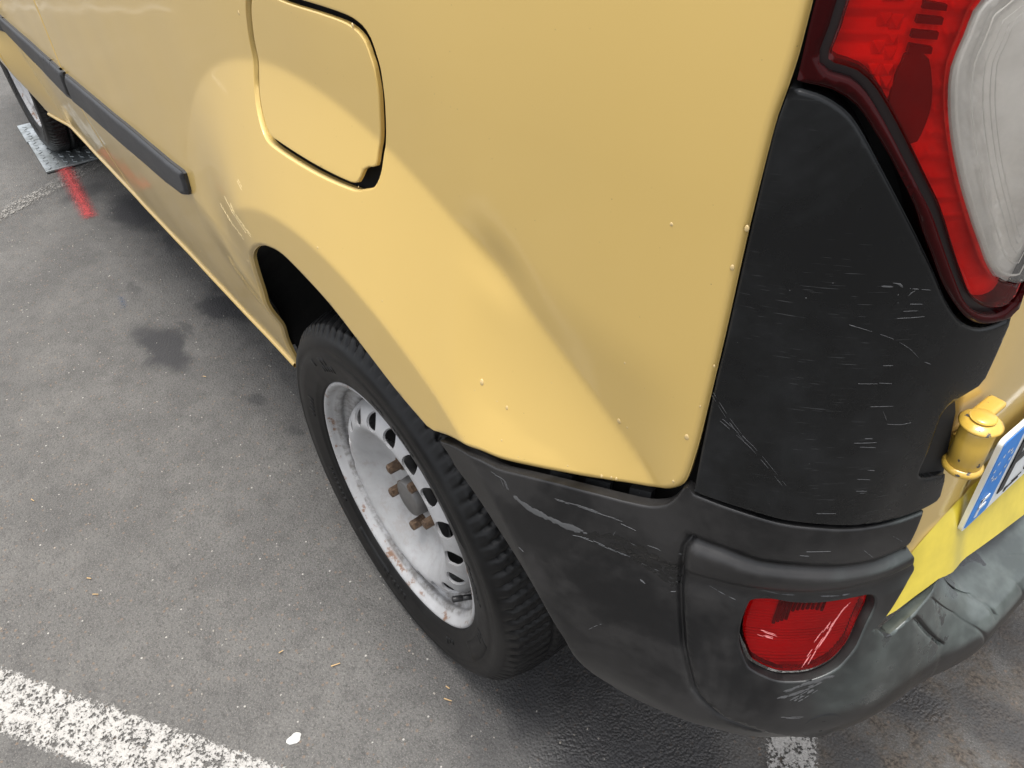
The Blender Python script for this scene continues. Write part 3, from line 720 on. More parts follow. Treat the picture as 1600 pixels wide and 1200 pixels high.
DBOT = [(0.7042, 0.5853), (0.7279, 0.5923), (0.7515, 0.5962), (0.7826, 0.5969), (0.8291, 0.5822), (0.8680, 0.5736), (0.9072, 0.5657), (0.9598, 0.5561)]
rear_edge = [v_at(u, float(np.interp(u, [q[0] for q in DBOT], [q[1] for q in DBOT]))-.004) for u in np.concatenate([np.linspace(.712, .90, 24), np.linspace(.92, 2.02, 40)])]
VS = .33; VM = np.array([1., VS])
def uvs(p, d=.004): return smooth_poly(np.asarray(p)*VM, d, closed=False)/VM
bo = np.concatenate([uvs(TIP), uvs(TOPC[:8]), uvs(TOPC[7:])[1:], uvs(rear_edge, .006), uvs(bot, .008), uvs(ARB)])
VS = .33
# raised corner pad: groove polyline in (u, v)
GROOVE = np.array([(0.5301, 0.1105), (0.5254, 0.1338), (0.5250, 0.2026), (0.5260, 0.2921), (0.5316, 0.4097), (0.5384, 0.5351), (0.5542, 0.6930), (0.5669, 0.7422), (0.5793, 0.7815), (0.6091, 0.8265)])
RIDGE = np.array([(0.7114, 0.1377), (0.6788, 0.1444), (0.6504, 0.1411), (0.6120, 0.1324), (0.5838, 0.1306), (0.5547, 0.1151), (0.5301, 0.1105)])
PAD = np.concatenate([RIDGE[:-1], GROOVE, [(.70, .98), (.78, .9), (.78, .2)]])
VM = np.array([1., VS])
RE_ = np.array(rear_edge)
RIBS = [np.array(q) for q in ([(0.7299, 0.4406), (0.7551, 0.5579), (0.7809, 0.6801)], [(0.8249, 0.2259), (0.8519, 0.4427), (0.8621, 0.7081)], [(0.7591, 0.4047), (0.8073, 0.5369), (0.8462, 0.7976)], [(0.8898, 0.2019), (0.9018, 0.4933), (0.9153, 0.7372)], [(0.9149, 0.2170), (0.9292, 0.4455), (0.9930, 0.8741)])]
def P_bumper(u, v, off=0.):
    u = np.asarray(u, float); v = np.asarray(v, float)
    pt = np.stack([u.ravel(), v.ravel()], 1)*VM
    sd_ = segdist(PAD*VM, pt); ins = pip(PAD*VM, pt); s = np.where(ins, sd_, -sd_)
    gd = segdist(GROOVE*VM, pt, closed=False); rd = segdist(RIDGE*VM, pt, closed=False)
    o = .0035*sstep(-.001, .006, s)*np.exp(-np.clip(pt[:, 0]-.74, 0, 1)*30)-.0045*np.exp(-(gd/.0030)**2)-.0050*np.exp(-(rd/.0050)**2)
    ef = sstep(.004, .014, segdist(RE_*VM, pt, closed=False))
    for i, rb in enumerate(RIBS): o = o-(.0035, .0035, .0012, .0012, .0012)[i]*ef*np.exp(-(segdist(rb*VM, pt, closed=False)/.0024)**2)
    # lamp hole rim stands a little proud
    return P_bump(u, v, o.reshape(u.shape)+off)
def bco(u, v): return (u > 1.0)
LN_ = [smooth_poly(q*VM, .004, closed=False) for q in RIBS+[GROOVE, RIDGE]]
def off_line(q, d):
    tt = np.gradient(q, axis=0); tt /= np.maximum(np.hypot(*tt.T), 1e-9)[:, None]; return q+np.stack([-tt[:, 1], tt[:, 0]], 1)*d
BX = np.concatenate([off_line(q, d) for q in LN_ for d in (-.0048, -.0026, -.0012, 0., .0012, .0026, .0048)])/VM
def bx_mask(G):
    d = np.full(len(G), 1e9)
    for q in LN_: d = np.minimum(d, segdist(q, G, closed=False))
    return d < .0068
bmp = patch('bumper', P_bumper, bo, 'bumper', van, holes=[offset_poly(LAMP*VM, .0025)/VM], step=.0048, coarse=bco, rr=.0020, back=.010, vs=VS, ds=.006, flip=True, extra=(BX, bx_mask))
P_l = lambda d: (lambda u, v: P_bump(u, v, d))
# reflector lamp in the bumper
M['redlens2'] = m_lens('deep_red_reflector_lens', (.74, .020, .030), haze=(.40, .010, .014), amt=.10)
lam = patch('rear_reflector', P_l(-.0035), LAMP, 'redlens2', van, step=.006, rr=.004, back=.010, vs=VS, flip=True)
def P_lamp_in(u, v):
    z = bump_zo(u, v)[0]
    return P_bump(u, v, -.013+.0016*np.abs(((z/.0032) % 1)*2-1))
patch('reflector_back', P_lamp_in, LAMP, 'reflector', lam, step=.0022, back=0, vs=VS, flip=True)
slots = []
for (x0, y0, x1, y1) in []: pass
SL = [(0.6124, 0.3269), (0.6158, 0.3185), (0.6192, 0.3132), (0.6227, 0.3084), (0.6274, 0.3041), (0.6315, 0.3003), (0.6357, 0.2989), (0.6400, 0.2979), (0.6444, 0.2994), (0.6489, 0.3035), (0.6535, 0.3105)]
for i, (u, v) in enumerate(SL):
    slots.append(ribbon(P_l(-.0105), [(u-.003, v+.055+(.03 if i < 4 else 0)), (u, v), (u+.001, v-.01)], .0030, off=.0006, ds=.002, taper=False))
tag(mesh_obj('reflector_slots', *merge(slots), 'lampblack', lam), kind='stuff')
sc = []
for q in ([(0.6320, 0.5702), (0.6415, 0.4948), (0.6514, 0.4176), (0.6607, 0.3590), (0.6764, 0.2959)], [(0.6370, 0.5667), (0.6467, 0.4921), (0.6567, 0.4109), (0.6669, 0.3390), (0.6800, 0.2975)], [(0.6399, 0.5583), (0.6523, 0.4512), (0.6652, 0.3554)], [(0.5948, 0.4132), (0.6071, 0.4280), (0.6173, 0.4415)], [(0.5963, 0.4284), (0.6081, 0.4414), (0.6165, 0.4473)]):
    for j in range(5):
        d = RNG.uniform(-.0022, .0022, 2); a, b = sorted(RNG.uniform(0, 1, 2)); qq = smooth_poly(q, .004, closed=False); n = len(qq); i0, i1 = int(a*n), max(int(a*n)+3, int(b*n)); qq = qq[i0:i1]
        if len(qq) > 2: sc.append(ribbon(P_l(-.0034), qq+d*np.array([1, 3]), .0009, off=.0002))
k = NT('pink_lens_scratch'); M['lensscr'] = k.done(k.bsdf((.60, .20, .20), .5))
tag(mesh_obj('lens_scratches', *merge(sc), 'lensscr', lam), kind='stuff')
patch('lamp_well', P_l(-.022), offset_poly(LAMP*VM, .006)/VM, 'black', van, step=.02, back=0, vs=VS, flip=True)
# towing-eye cap
cu, cv = [(0.6570, 0.8026)][0]
P0 = P_bump(np.array([cu]), np.array([cv]))[0]; N0 = surf_normal(P_bump, np.array([cu]), np.array([cv]))[0]
N0 = N0 if N0[1] < 0 or N0[0] > 0 else -N0
if N0[0] < 0: N0 = -N0
cap = mesh_obj('towing_eye_cap', *cyl(P0-N0*.004, P0+N0*.0025, .021, n=32, bev=.0015), 'plastic', van)
mesh_obj('cap_slot', *boxm(P0+N0*.0026, (.003, .018, .0012), np.array(Vector(N0).to_track_quat('Z', 'Y').to_matrix())), 'black', cap, smooth=False)
# bracket tabs seen in the gap under the side panel
for q in ([(0.3910, 0.6994), (0.4126, 0.7025)], [(0.4249, 0.7064), (0.4474, 0.7101)], [(0.4648, 0.7116), (0.4852, 0.7168)]):
    (a, za), (b, zb) = q
    patch('bumper_tab', P_in(.008), [(a, za-.012), (b, zb-.012), (b, zb+.004), (a, za+.004)], 'plastic', bmp, step=.01, back=.008)

# ---------------------------------------------------------------- tail lamp
tl_low = [(0.5474, 1.0787), (0.5515, 1.0778), (0.5652, 1.0756), (0.5783, 1.0685), (0.5903, 1.0552), (0.6060, 1.0348), (0.6208, 1.0134), (0.6298, 0.9969), (0.6392, 0.9814), (0.6528, 0.9590), (0.6694, 0.9387), (0.6834, 0.9263), (0.7000, 0.9200), (0.7208, 0.9202), (0.7213, 0.9387)]
TL = smooth_poly(np.array(list(tl_low)+[(.741, 1.05), (.744, 1.2), (.735, 1.345), (.70, 1.375), (.62, 1.375), (.572, 1.36), (.562, 1.25), tuple([(0.5493, 1.1169)][0])]), .006, sharp=(0,))
IN_ = smooth_poly(np.array(list([(0.5615, 1.1174), (0.5603, 1.1057), (0.5588, 1.0892), (0.5744, 1.0838), (0.5844, 1.0759), (0.5974, 1.0599), (0.6085, 1.0445), (0.6214, 1.0263), (0.6339, 1.0087), (0.6503, 0.9807), (0.6637, 0.9592), (0.6744, 0.9443), (0.6868, 0.9346), (0.7020, 0.9297), (0.7128, 0.9325), (0.7147, 0.9424)])+[(.730, 1.05), (.733, 1.2), (.724, 1.335), (.70, 1.362), (.63, 1.362), (.590, 1.345), (.578, 1.22)]), .006)
CL = smooth_poly(np.array(list([(0.6257, 1.1175), (0.6220, 1.1017), (0.6202, 1.0877), (0.6234, 1.0710), (0.6301, 1.0521), (0.6421, 1.0268), (0.6561, 1.0027), (0.6679, 0.9846), (0.6792, 0.9682), (0.6901, 0.9572), (0.7025, 0.9505), (0.7139, 0.9483)])+[(.729, 1.06), (.730, 1.12), (.722, 1.165), (.700, 1.175)]), .006)
IN_ = offset_poly(IN_, .0025)
P_tl = lambda d: (lambda u, v: P_body(u, v, .003+d))
tl = patch('tail_lamp', P_tl(0.), TL, 'bezel', van, holes=[IN_], step=.008, rr=.003, back=.03)
patch('lamp_channel', P_tl(-.006), offset_poly(IN_, .004), 'lampblack', tl, holes=[offset_poly(IN_, -.006)], step=.006, back=.02)
RD = offset_poly(IN_, -.0045)
patch('red_lens', P_tl(-.0005), RD, 'redlens', tl, holes=[offset_poly(CL, .0012)], step=.008, rr=.0025, back=.004)
patch('clear_lens', P_tl(.0012), CL, 'clearlens', tl, step=.008, rr=.004, back=.006)
def P_red_in(u, v):
    v = np.asarray(v, float); u = np.asarray(u, float)
    saw = np.abs(((v/.0125) % 1)*2-1); fac = np.abs((((u+v*.12)/.0075) % 1)*2-1)
    lim = sstep(.985, 1.0, v)
    mid = sstep(.598, .602, u+.05*(v-1.05))*(1-sstep(.625, .629, u+.12*(v-1.05)))
    return P_body(u, v, -.013+lim*(.0045*saw*(1-mid)+.005*mid*saw*fac)+.0015*(1-lim)*np.abs(((v/.02) % 1)*2-1))
patch('red_reflector', P_red_in, offset_poly(IN_, .002), 'reflector', tl, holes=[offset_poly(CL, -.003)], step=.0034, coarse=lambda u, v: v > 1.15, back=0)
pz = []
for c_ in ([(0.5839, 1.1180), (0.5846, 1.1066), (0.5847, 1.0932), (0.5840, 1.0829)], [(0.5891, 1.1181), (0.5902, 1.1052), (0.5908, 1.0903), (0.5923, 1.0762), (0.5930, 1.0681)]):
    q = smooth_poly(c_, .0092, closed=False)
    for (u, v) in q:
        h_ = .0043; cs = np.array([(u-h_, v-h_), (u+h_, v-h_), (u+h_, v+h_), (u-h_, v+h_)])
        B4 = P_body(cs[:, 0], cs[:, 1], -.0125); ap = P_body(np.array([u]), np.array([v-.001]), -.0052)
        pz.append((list(B4)+[ap[0]], [(0, 1, 4), (1, 2, 4), (2, 3, 4), (3, 0, 4)]))
tag(mesh_obj('lamp_prisms', *merge(pz), 'reflector', tl, smooth=False), kind='stuff')
DK = smooth_poly([(0.5980, 1.0904), (0.6038, 1.0937), (0.6105, 1.0888), (0.6166, 1.0731), (0.6184, 1.0616), (0.6161, 1.0463), (0.6114, 1.0445), (0.6006, 1.0599), (0.5958, 1.0682)], .006)
patch('dark_lamp_well', P_tl(-.0102), DK, 'darkrefl', tl, step=.008, back=.004)
for q in ([(0.6009, 1.1159), (0.6125, 1.1140), (0.6127, 1.1112), (0.6007, 1.1125)], [(0.5997, 1.1093), (0.6124, 1.1080), (0.6124, 1.1049), (0.5994, 1.1059)], [(0.5991, 1.1026), (0.6119, 1.1014), (0.6119, 1.0981), (0.5988, 1.0991)], [(0.5990, 1.0961), (0.6108, 1.0943), (0.6110, 1.0913), (0.5988, 1.0919)]):
    patch('dark_louvre', P_tl(-.0098), dens(q, .004), 'darkrefl', tl, step=.006, back=.004)
rg = []
for d_, wd in ((.0035, .0016), (.011, .0010), (.0165, .0008), (.0200, .0008), (.0225, .0008)):
    q = offset_poly(CL, -d_); q = q[segdist(CL, q) > d_*.97]
    q = q[[i for i in range(len(q)) if q[i][0] < .716 or q[i][1] < .95]]
    cut = max(range(len(q)), key=lambda i: np.hypot(*(q[(i+1) % len(q)]-q[i]))); q = np.roll(q, -(cut+1), 0)
    rg.append(ribbon(P_tl(-.004), q, wd, off=.0004, taper=False))
tag(mesh_obj('lens_rings', *merge(rg), 'bowl', tl), kind='stuff')
def P_bowl(u, v):
    d = segdist(CL, np.stack([np.ravel(u), np.ravel(v)], 1)).reshape(np.shape(u))
    s = -.006-.016*sstep(.004, .03, d); s = s+.0012*(np.exp(-((d-.012)/.0012)**2)+np.exp(-((d-.0185)/.0012)**2)+np.exp(-((d-.022)/.0012)**2)+np.exp(-((d-.0255)/.0012)**2))
    return P_body(u, v, s)
patch('lamp_bowl', P_bowl, offset_poly(CL, .001), 'bowl', tl, step=.0030, back=0)

# ---------------------------------------------------------------- rear door
def O_door(u, v):
    # upper skin flush, lower skin swept out towards the step
    u = np.asarray(u, float); v = np.asarray(v, float)
    zf = .705-.22*np.clip(.80-u, 0, .3)
    return -.010-.006*sstep(0, .03, zf+.02-v)*sstep(.80, .84, u)+.25*np.clip(zf-.03-v, 0, .3)
P_door = lambda u, v: P_body(u, v, O_door(u, v)-(O_body(u, v)))
D_OUT = DBOT+[(u, DBOT[-1][1]-.02*(1-math.exp(-(u-DBOT[-1][0])*4))) for u in np.linspace(DBOT[-1][0]+.04, 1.385, 10)]+[(1.385, z) for z in np.linspace(.55, 1.0, 10)]+[(1.385, 1.5), (.745, 1.5), (.735, 1.3), (.735, 1.0), (.722, .93), (.708, .885), (.712, .845), (.724, .835), (.724, .762), (.700, .750), (.690, .72), (.680, .64)]
D_OUT0 = list(D_OUT); D_OUT = dens(D_OUT, .012)
DWIN = dens([(.84, 1.05), (1.33, 1.05), (1.33, 1.42), (.84, 1.42)], .03)
dr = patch('rear_door', P_door, D_OUT, 'paint', van, holes=[DWIN], step=.012, coarse=lambda u, v: (v > 1.0) | (u > 1.1), rr=.005, back=.03)
patch('door_window', lambda u, v: P_door(u, v)-np.array([.006, 0, 0]), offset_poly(DWIN, .012), 'glass', dr, step=.06, back=0)
# pale yellow film on the swept-out lower skin
FILM = dens(list([(0.7091, 0.5920), (0.7240, 0.6239), (0.7419, 0.6528), (0.7603, 0.6621), (0.7826, 0.6703), (0.7991, 0.6761), (0.8209, 0.6699)])+[(.93, .655), (1.1, .655), (1.37, .65)]+[(u, z+.0015) for u, z in D_OUT0[17:0:-1]], .012)
patch('door_film', lambda u, v: P_door(u, v)+surf_normal(P_door, np.ravel(u), np.ravel(v))*.0006, FILM, 'film', dr, step=.012, back=0)
# mirrored second door as one leaf
far_us = np.linspace(.68, 1.38, 20)
vz = (.52, .6, .7, .85, 1.0, 1.25, 1.5)
rows = []
for z in vz:
    p = P_door(far_us, np.full(20, z)); rows.append([(q[0], 1.829-q[1], q[2]) for q in p])
strip('rear_door', rows, 'paint')
# hinge on the corner
hx, hz0, hz1 = .6475, .785, .824
hyc = .247
patch('hinge_pocket', P_in(.005), dens([(0.7008, 0.8581), (0.6900, 0.8549), (0.6871, 0.8452), (0.6890, 0.8120), (0.6885, 0.7840), (0.7024, 0.7697), (0.7320, 0.7584), (0.7214, 0.7977), (0.7119, 0.8343)], .006), 'black', van, step=.01, back=0)
hg = mesh_obj('door_hinge', *cyl((hx, hyc, hz0), (hx, hyc, hz1), .0122, n=32, bev=.001), 'hinge', van)
mesh_obj('hinge_cap', *cyl((hx, hyc, hz1), (hx, hyc, hz1+.007), .0152, .0140, n=32, bev=.003), 'hinge', hg)
mesh_obj('hinge_pin', *cyl((hx, hyc, hz1+.0075), (hx, hyc, hz1+.0098), .0092, n=28, bev=.0012), 'hinge', hg)
mesh_obj('hinge_collar', *cyl((hx, hyc, hz0-.004), (hx, hyc, hz0+.003), .0143, n=32, bev=.002), 'hinge', hg)
mesh_obj('hinge_arm', *boxm((hx-.005, hyc+.019, hz1+.0015), (.014, .030, .0068)), 'hinge', hg)
ha = [o for o in hg.children if o.name.startswith('hinge_arm')][0]; bv = ha.modifiers.new('bevel', 'BEVEL'); bv.width = .003; bv.segments = 4
mesh_obj('hinge_arm', *boxm((hx-.010, hyc+.020, hz0+.010), (.010, .034, .016)), 'hinge', hg, smooth=False)
# ---------------------------------------------------------------- number plate
px0, pz0, pz1 = .6465, .638, .753
py0, py1 = .330, .850
def rrect(y0, y1, z0, z1, r, n=6):
    out = []
    for cy, cz, a0 in ((y1-r, z0+r, -90), (y1-r, z1-r, 0), (y0+r, z1-r, 90), (y0+r, z0+r, 180)):
        out += [(cy+r*math.cos(R(a)), cz+r*math.sin(R(a))) for a in np.linspace(a0, a0+90, n)]
    return out
def slab(name, poly, x0, x1, mat, parent):
    n = len(poly); V = [(x1, y, z) for y, z in poly]+[(x0, y, z) for y, z in poly]
    F = [tuple(range(n)), tuple(range(2*n-1, n-1, -1))]+[(i, i+n, (i+1) % n+n, (i+1) % n) for i in range(n)]
    return mesh_obj(name, V, F, mat, parent, smooth=False)
npl = slab('number_plate', rrect(py0, py1, pz0, pz1, .006), px0-.004, px0, 'white', van)
slab('blue_band', rrect(py0+.003, py0+.042, pz0+.003, pz1-.003, .004), px0+.0002, px0+.0006, 'blue', npl)
def text(name, body, y, z, h, wscale, mat, parent, x, shear=0):
    c = bpy.data.curves.new(name, 'FONT'); c.body = body; c.size = 1; c.extrude = 0
    o = bpy.data.objects.new(name, c); COL.objects.link(o); bpy.context.view_layer.update()
    me = bpy.data.meshes.new_from_object(o.evaluated_get(bpy.context.evaluated_depsgraph_get())); bpy.data.objects.remove(o)
    vs_ = np.array([v.co[:] for v in me.vertices]); mn, mx = vs_.min(0), vs_.max(0); s = h/(mx[1]-mn[1])
    V = [(x, y+(v[0]-mn[0])*s*wscale, z+(v[1]-mn[1])*s) for v in vs_]; F = [tuple(p.vertices) for p in me.polygons]
    return mesh_obj(name, V, F, mat, parent, smooth=False)
def strokes(name, segs, y, z, h, t, mat, parent, x):
    """letter made of straight bars on a unit-height grid"""
    bars = []
    for i, (a0, b0, a1, b1) in enumerate(segs):
        bars.append(boxm((x+i*.00015, y+(a0+a1)/2*h, z+(b0+b1)/2*h), (.0008, abs(a1-a0)*h+t, abs(b1-b0)*h+t)))
    return mesh_obj(name, *merge(bars), mat, parent, smooth=False)
LF = [(0, 0, 0, 1), (.0, 1, .44, 1), (0, .52, .36, .52)]
LE = [(0, 0, 0, 1), (.0, 1, .44, 1), (0, .52, .36, .52), (0, 0, .44, 0)]
strokes('plate_letter', LF, py0+.057, pz0+.022, .068, .0105, 'ink', npl, px0+.0008)
strokes('plate_letter', LE, py0+.106, pz0+.022, .068, .0105, 'ink', npl, px0+.0008)
strokes('band_letter', LF, py0+.016, pz0+.014, .020, .0042, 'white', npl, px0+.0012)
st = []
for i in range(12):
    a = 2*math.pi*i/12; cy, cz = py0+.0225+.0125*math.cos(a), pz0+.075+.0125*1.35*math.sin(a)
    V = [(px0+.0010, cy+(.0030 if j % 2 == 0 else .0013)*math.sin(math.pi*j/5), cz+(.0030 if j % 2 == 0 else .0013)*math.cos(math.pi*j/5)) for j in range(10)]
    mesh_obj('star', V, [tuple(range(10))[::-1]], 'white', npl, smooth=False)
mesh_obj('plate_print', *merge([boxm((px0+.0006, py0+.085, pz0+.010), (.0006, .020, .0022)), boxm((px0+.0006, py0+.072, pz0+.0095), (.0006, .004, .006)), boxm((px0+.0006, py0+.090, pz0+.0138), (.0006, .018, .0008))]), 'ink', npl, smooth=False)

# ---------------------------------------------------------------- wheels
RW = .305
def build_wheel(loc, rot, mirror=False):
    wh = bpy.data.objects.new('wheel', None); wh.empty_display_size = .1; link(wh, van); wh.matrix_parent_inverse = Matrix.Translation(van.location).inverted(); wh.location = loc
    return wh
WY = .063     # flange plane of the near wheels; local y is measured from it
wheel = build_wheel((0, WY, RW), 0)
mid = .087
prof = [(.008, .2105), (-.0005, .2125), (-.0025, .2150), (-.0035, .222), (-.0050, .2235), (-.0062, .229), (-.0088, .240), (-.0112, .251), (-.0128, .262), (-.0120, .263), (-.0118, .2725), (-.0124, .2735), (-.0108, .2800), (-.0072, .2880), (-.0054, .2890), (-.0015, .2945), (.0030, .2995), (.0050, .3020)]
crown = []
for yy in np.linspace(.008, mid*2-.008, 44): crown.append((yy, .3165-.0115*abs((yy-mid)/(mid-.008))**2.6-.0015))
inner = [(2*mid-y, r) for y, r in prof[::-1]]
TP = prof+crown+inner
NT_ = 576
def tread(t, y, r, i):
    if r < .293: 
        return 0.
    yy = y-mid; a = abs(yy); g = 0.
    for c in (.022, -.022, .0): g = max(g, 1-sstep(.0030, .0046, abs(yy-c*1.25)))
    npitch = 92
    ph = (t*npitch/(2*math.pi)+(.0 if yy > 0 else .5)+ (a*14 if a > .03 else a*22)*(1 if yy < 0 else -1)) % 1
    if a > .032:
        d = abs(ph-.5)*2*math.pi/npitch*.31; lim = sstep(.0875, .080, a)
        g = max(g, (1-sstep(.0016, .0032, d))*(1-sstep(.080, .094, a)))
        ph2 = (ph+.5) % 1; d2 = abs(ph2-.5)*2*math.pi/npitch*.31
        g = max(g, .5*(1-sstep(.0006, .0016, d2))*(1-sstep(.066, .072, a)))
    elif a > .006:
        d = abs(ph-.5)*2*math.pi/npitch*.31; g = max(g, .8*(1-sstep(.0010, .0022, d)))
    return -.0065*float(g)
V, F = lathe(TP, NT_, rfun=tread)
V = np.array(V)
# flattened where it stands
low = V[:, 2] < -.3045; sq = np.clip(-.285-V[:, 2], 0, .03)
V[:, 1] = V[:, 1]+np.sign(V[:, 1]-mid)*sq*.35
V[low, 2] = -.3045
ty = mesh_obj('tyre', V, F, 'tyre', wheel)
# raised sidewall lettering blocks and bars
raised = []
def sidewall_y(r):
    return float(np.interp(r, [p[1] for p in prof], [p[0] for p in prof]))
def sw_block(a0, a1, r0, r1, h=.0009, n=6):
    V = []; F = []
    for i in range(n+1):
        a = R(a0+(a1-a0)*i/n)
        for r in (r0, r1):
            for hh in (0.001, -h): V.append((r*math.cos(a), sidewall_y(r)+hh, r*math.sin(a)))
    for i in range(n):
        b = i*4; c = b+4
        F += [(b+1, b+3, c+3, c+1), (b, b+1, c+1, c), (b+3, b+2, c+2, c+3)]
    F += [(0, 2, 3, 1), (n*4+1, n*4+3, n*4+2, n*4)]
    return V, F
for base_a in (112, 78, 60, 5, -20, -60, -110, -150, 160, 200):
    for j in range(random.choice((3, 5, 7))):
        a = base_a+j*2.6; raised.append(sw_block(a, a+1.5, .2325, .2405 if j % 3 else .2445, .0007, 2))
for a in (128, 119.5, 116): raised.append(sw_block(a, a+2.6, .2445, .2570, .0008, 3))
for a0 in (-38, 30, -130): raised.append(sw_block(a0, a0+24, .2290, .2590, .0005, 14))
tag(mesh_obj('sidewall_marks', *merge(raised), 'tyre', wheel), kind='stuff')
# rim barrel
rp_ = [(.016, .2080), (.012, .2120), (.004, .2126), (.0005, .2112), (-.0004, .2085), (.0006, .2055), (.0045, .2030), (.0090, .2012), (.0125, .1990), (.0150, .1955), (.0185, .1930), (.0230, .1922), (.0255, .1936), (.0280, .1930), (.0310, .1885), (.0345, .1800), (.0380, .1735), (.0450, .1700), (.0650, .1690), (.0900, .1690), (.1250, .1690), (.1350, .1800), (.1500, .1890), (.1740, .1950), (.1760, .2080)]
rimV = lathe(rp_, 128)
rim = mesh_obj('rim', *rimV, 'rim', wheel)
# pressed disc with a ring of holes
DP = np.array([(.1690, .0340), (.1650, .0240), (.1600, .0165), (.1550, .0122), (.1500, .0095), (.1430, .0066), (.1360, .0056), (.1290, .0076), (.1200, .0145), (.1100, .0245), (.1000, .0330), (.0900, .0390), (.0790, .0425), (.0600, .0435), (.0300, .0430), (.0200, .0430)])[::-1]
RS = .15
def P_disc(u, v):
    a = np.asarray(u, float)/RS; r = np.asarray(v, float); y = _mono(r, DP[:, 0], DP[:, 1])
    lob = .0022*np.cos(5*(a-R(20)))*np.exp(-((r-.085)/.018)**2)
    return np.stack([r*np.cos(a), y+lob, r*np.sin(a)], -1)
nh = 18
holes = []
for i in range(nh):
    a = 2*math.pi*(i+.25)/nh
    holes.append(np.array([(RS*a+.0150*math.cos(t)*(1-.12*math.sin(t)), .1490+.0140*math.sin(t)) for t in np.linspace(0, 2*math.pi, 20, endpoint=False)]))
do = [(u, .0200) for u in np.linspace(0, 2*math.pi*RS, 90)]+[(2*math.pi*RS, r) for r in np.linspace(.03, .16, 18)]+[(u, .1688) for u in np.linspace(2*math.pi*RS, 0, 90)]+[(0, r) for r in np.linspace(.16, .03, 18)]
disc = patch('wheel_disc', P_disc, do, 'rim', wheel, holes=holes, step=.006, back=.004, ds=.006, flip=True)
mesh_obj('brake_drum', *cyl((0, .058, 0), (0, .15, 0), .150, n=48), 'black', wheel)
mesh_obj('hub_cap', *cyl((0, .0465, 0), (0, .0250, 0), .0325, .0305, n=40, bev=.002), 'hub', wheel)
ba0 = 62
for i in range(5):
    a = R(ba0+72*i); x, z = .054*math.cos(a), .054*math.sin(a)
    bt = mesh_obj('wheel_bolt', *merge([cyl((x, .046, z), (x, .040, z), .0115, n=20), cyl((x, .0405, z), (x, .0200, z), .0090, .0086, n=6, bev=.001), cyl((x, .0202, z), (x, .0192, z), .0054, n=12)]), 'rust', wheel, smooth=False)
va = R(-32); vx, vz_ = .1800*math.cos(va), .1800*math.sin(va)
vd_ = np.array((-math.cos(va)*.45, -1., -math.sin(va)*.45)); vd_ /= np.linalg.norm(vd_); v0 = np.array((vx, .036, vz_))
mesh_obj('valve_cap', *merge([cyl(v0, v0+vd_*.022, .0045, n=14), cyl(v0+vd_*.020, v0+vd_*.036, .0050, n=10, bev=.0008)]), 'rubber', wheel)
def copy_wheel(loc, flip=False, rot=0.):
    c = wheel.copy(); COL.objects.link(c); c.parent = van; c.matrix_parent_inverse = Matrix.Translation(van.location).inverted()
    c.location = loc; c.rotation_euler = (0, R(rot), R(180) if flip else 0)
    for ch in list(wheel.children):
        d = ch.copy(); COL.objects.link(d); d.parent = c
    return c
copy_wheel((FC, WY+.030, RW+.012), rot=0)
copy_wheel((0, 1.829-WY, RW), True); copy_wheel((FC, 1.829-WY-.02, RW+.012), True)

# ---------------------------------------------------------------- steel plates under the front wheel
pc = np.array([(-3.045, 0.055), (-2.478, 0.030), (-2.474, 0.257)])
a, b = pc[0], pc[1]; c = pc[2]
ex = (a-b); Lx = np.hypot(*ex); ex /= Lx; ey = np.array((-ex[1], ex[0])); ey = ey if ey[1] > 0 else -ey
plate = empty('tread_plate', (*b, 0)); tag(plate, 'galvanised steel tread plate on the asphalt under the front wheel', 'steel plate')
def pl_xy(s, t): p = b+ex*s+ey*t; return p
def plate_slab(name, s0, s1, t0, t1, z0, z1, par):
    q = [pl_xy(s0, t0), pl_xy(s1, t0), pl_xy(s1, t1), pl_xy(s0, t1)]; V = [(*p, z1) for p in q]+[(*p, z0) for p in q]
    F = [(0, 1, 2, 3), (7, 6, 5, 4)]+[(i, i+4, (i+1) % 4+4, (i+1) % 4) for i in range(4)]
    o = mesh_obj(name, V, F, 'plate', par, smooth=False); bm = o.modifiers.new('bevel', 'BEVEL'); bm.width = .0015; bm.segments = 2; return o
plate_slab('plate_sheet', 0, Lx*.62, 0, .42, .004, .0115, plate)
plate_slab('plate_sheet', Lx*.63, Lx, -.004, .42, .004, .0115, plate)
bars = []
rr_ = np.array(Matrix.Rotation(math.atan2(ex[1], ex[0]), 3, 'Z'))
for i in range(int(Lx/.030)):
    for j in range(13):
        p = pl_xy(.018+i*.030, .018+j*.030); a_ = R(45 if (i+j) % 2 else -45)
        bars.append(boxm((*p, .0122), (.017, .0040, .0022), rr_@np.array(Matrix.Rotation(a_, 3, 'Z'))))
tag(mesh_obj('tread_bars', *merge(bars), 'plate', plate, smooth=False), kind='stuff')

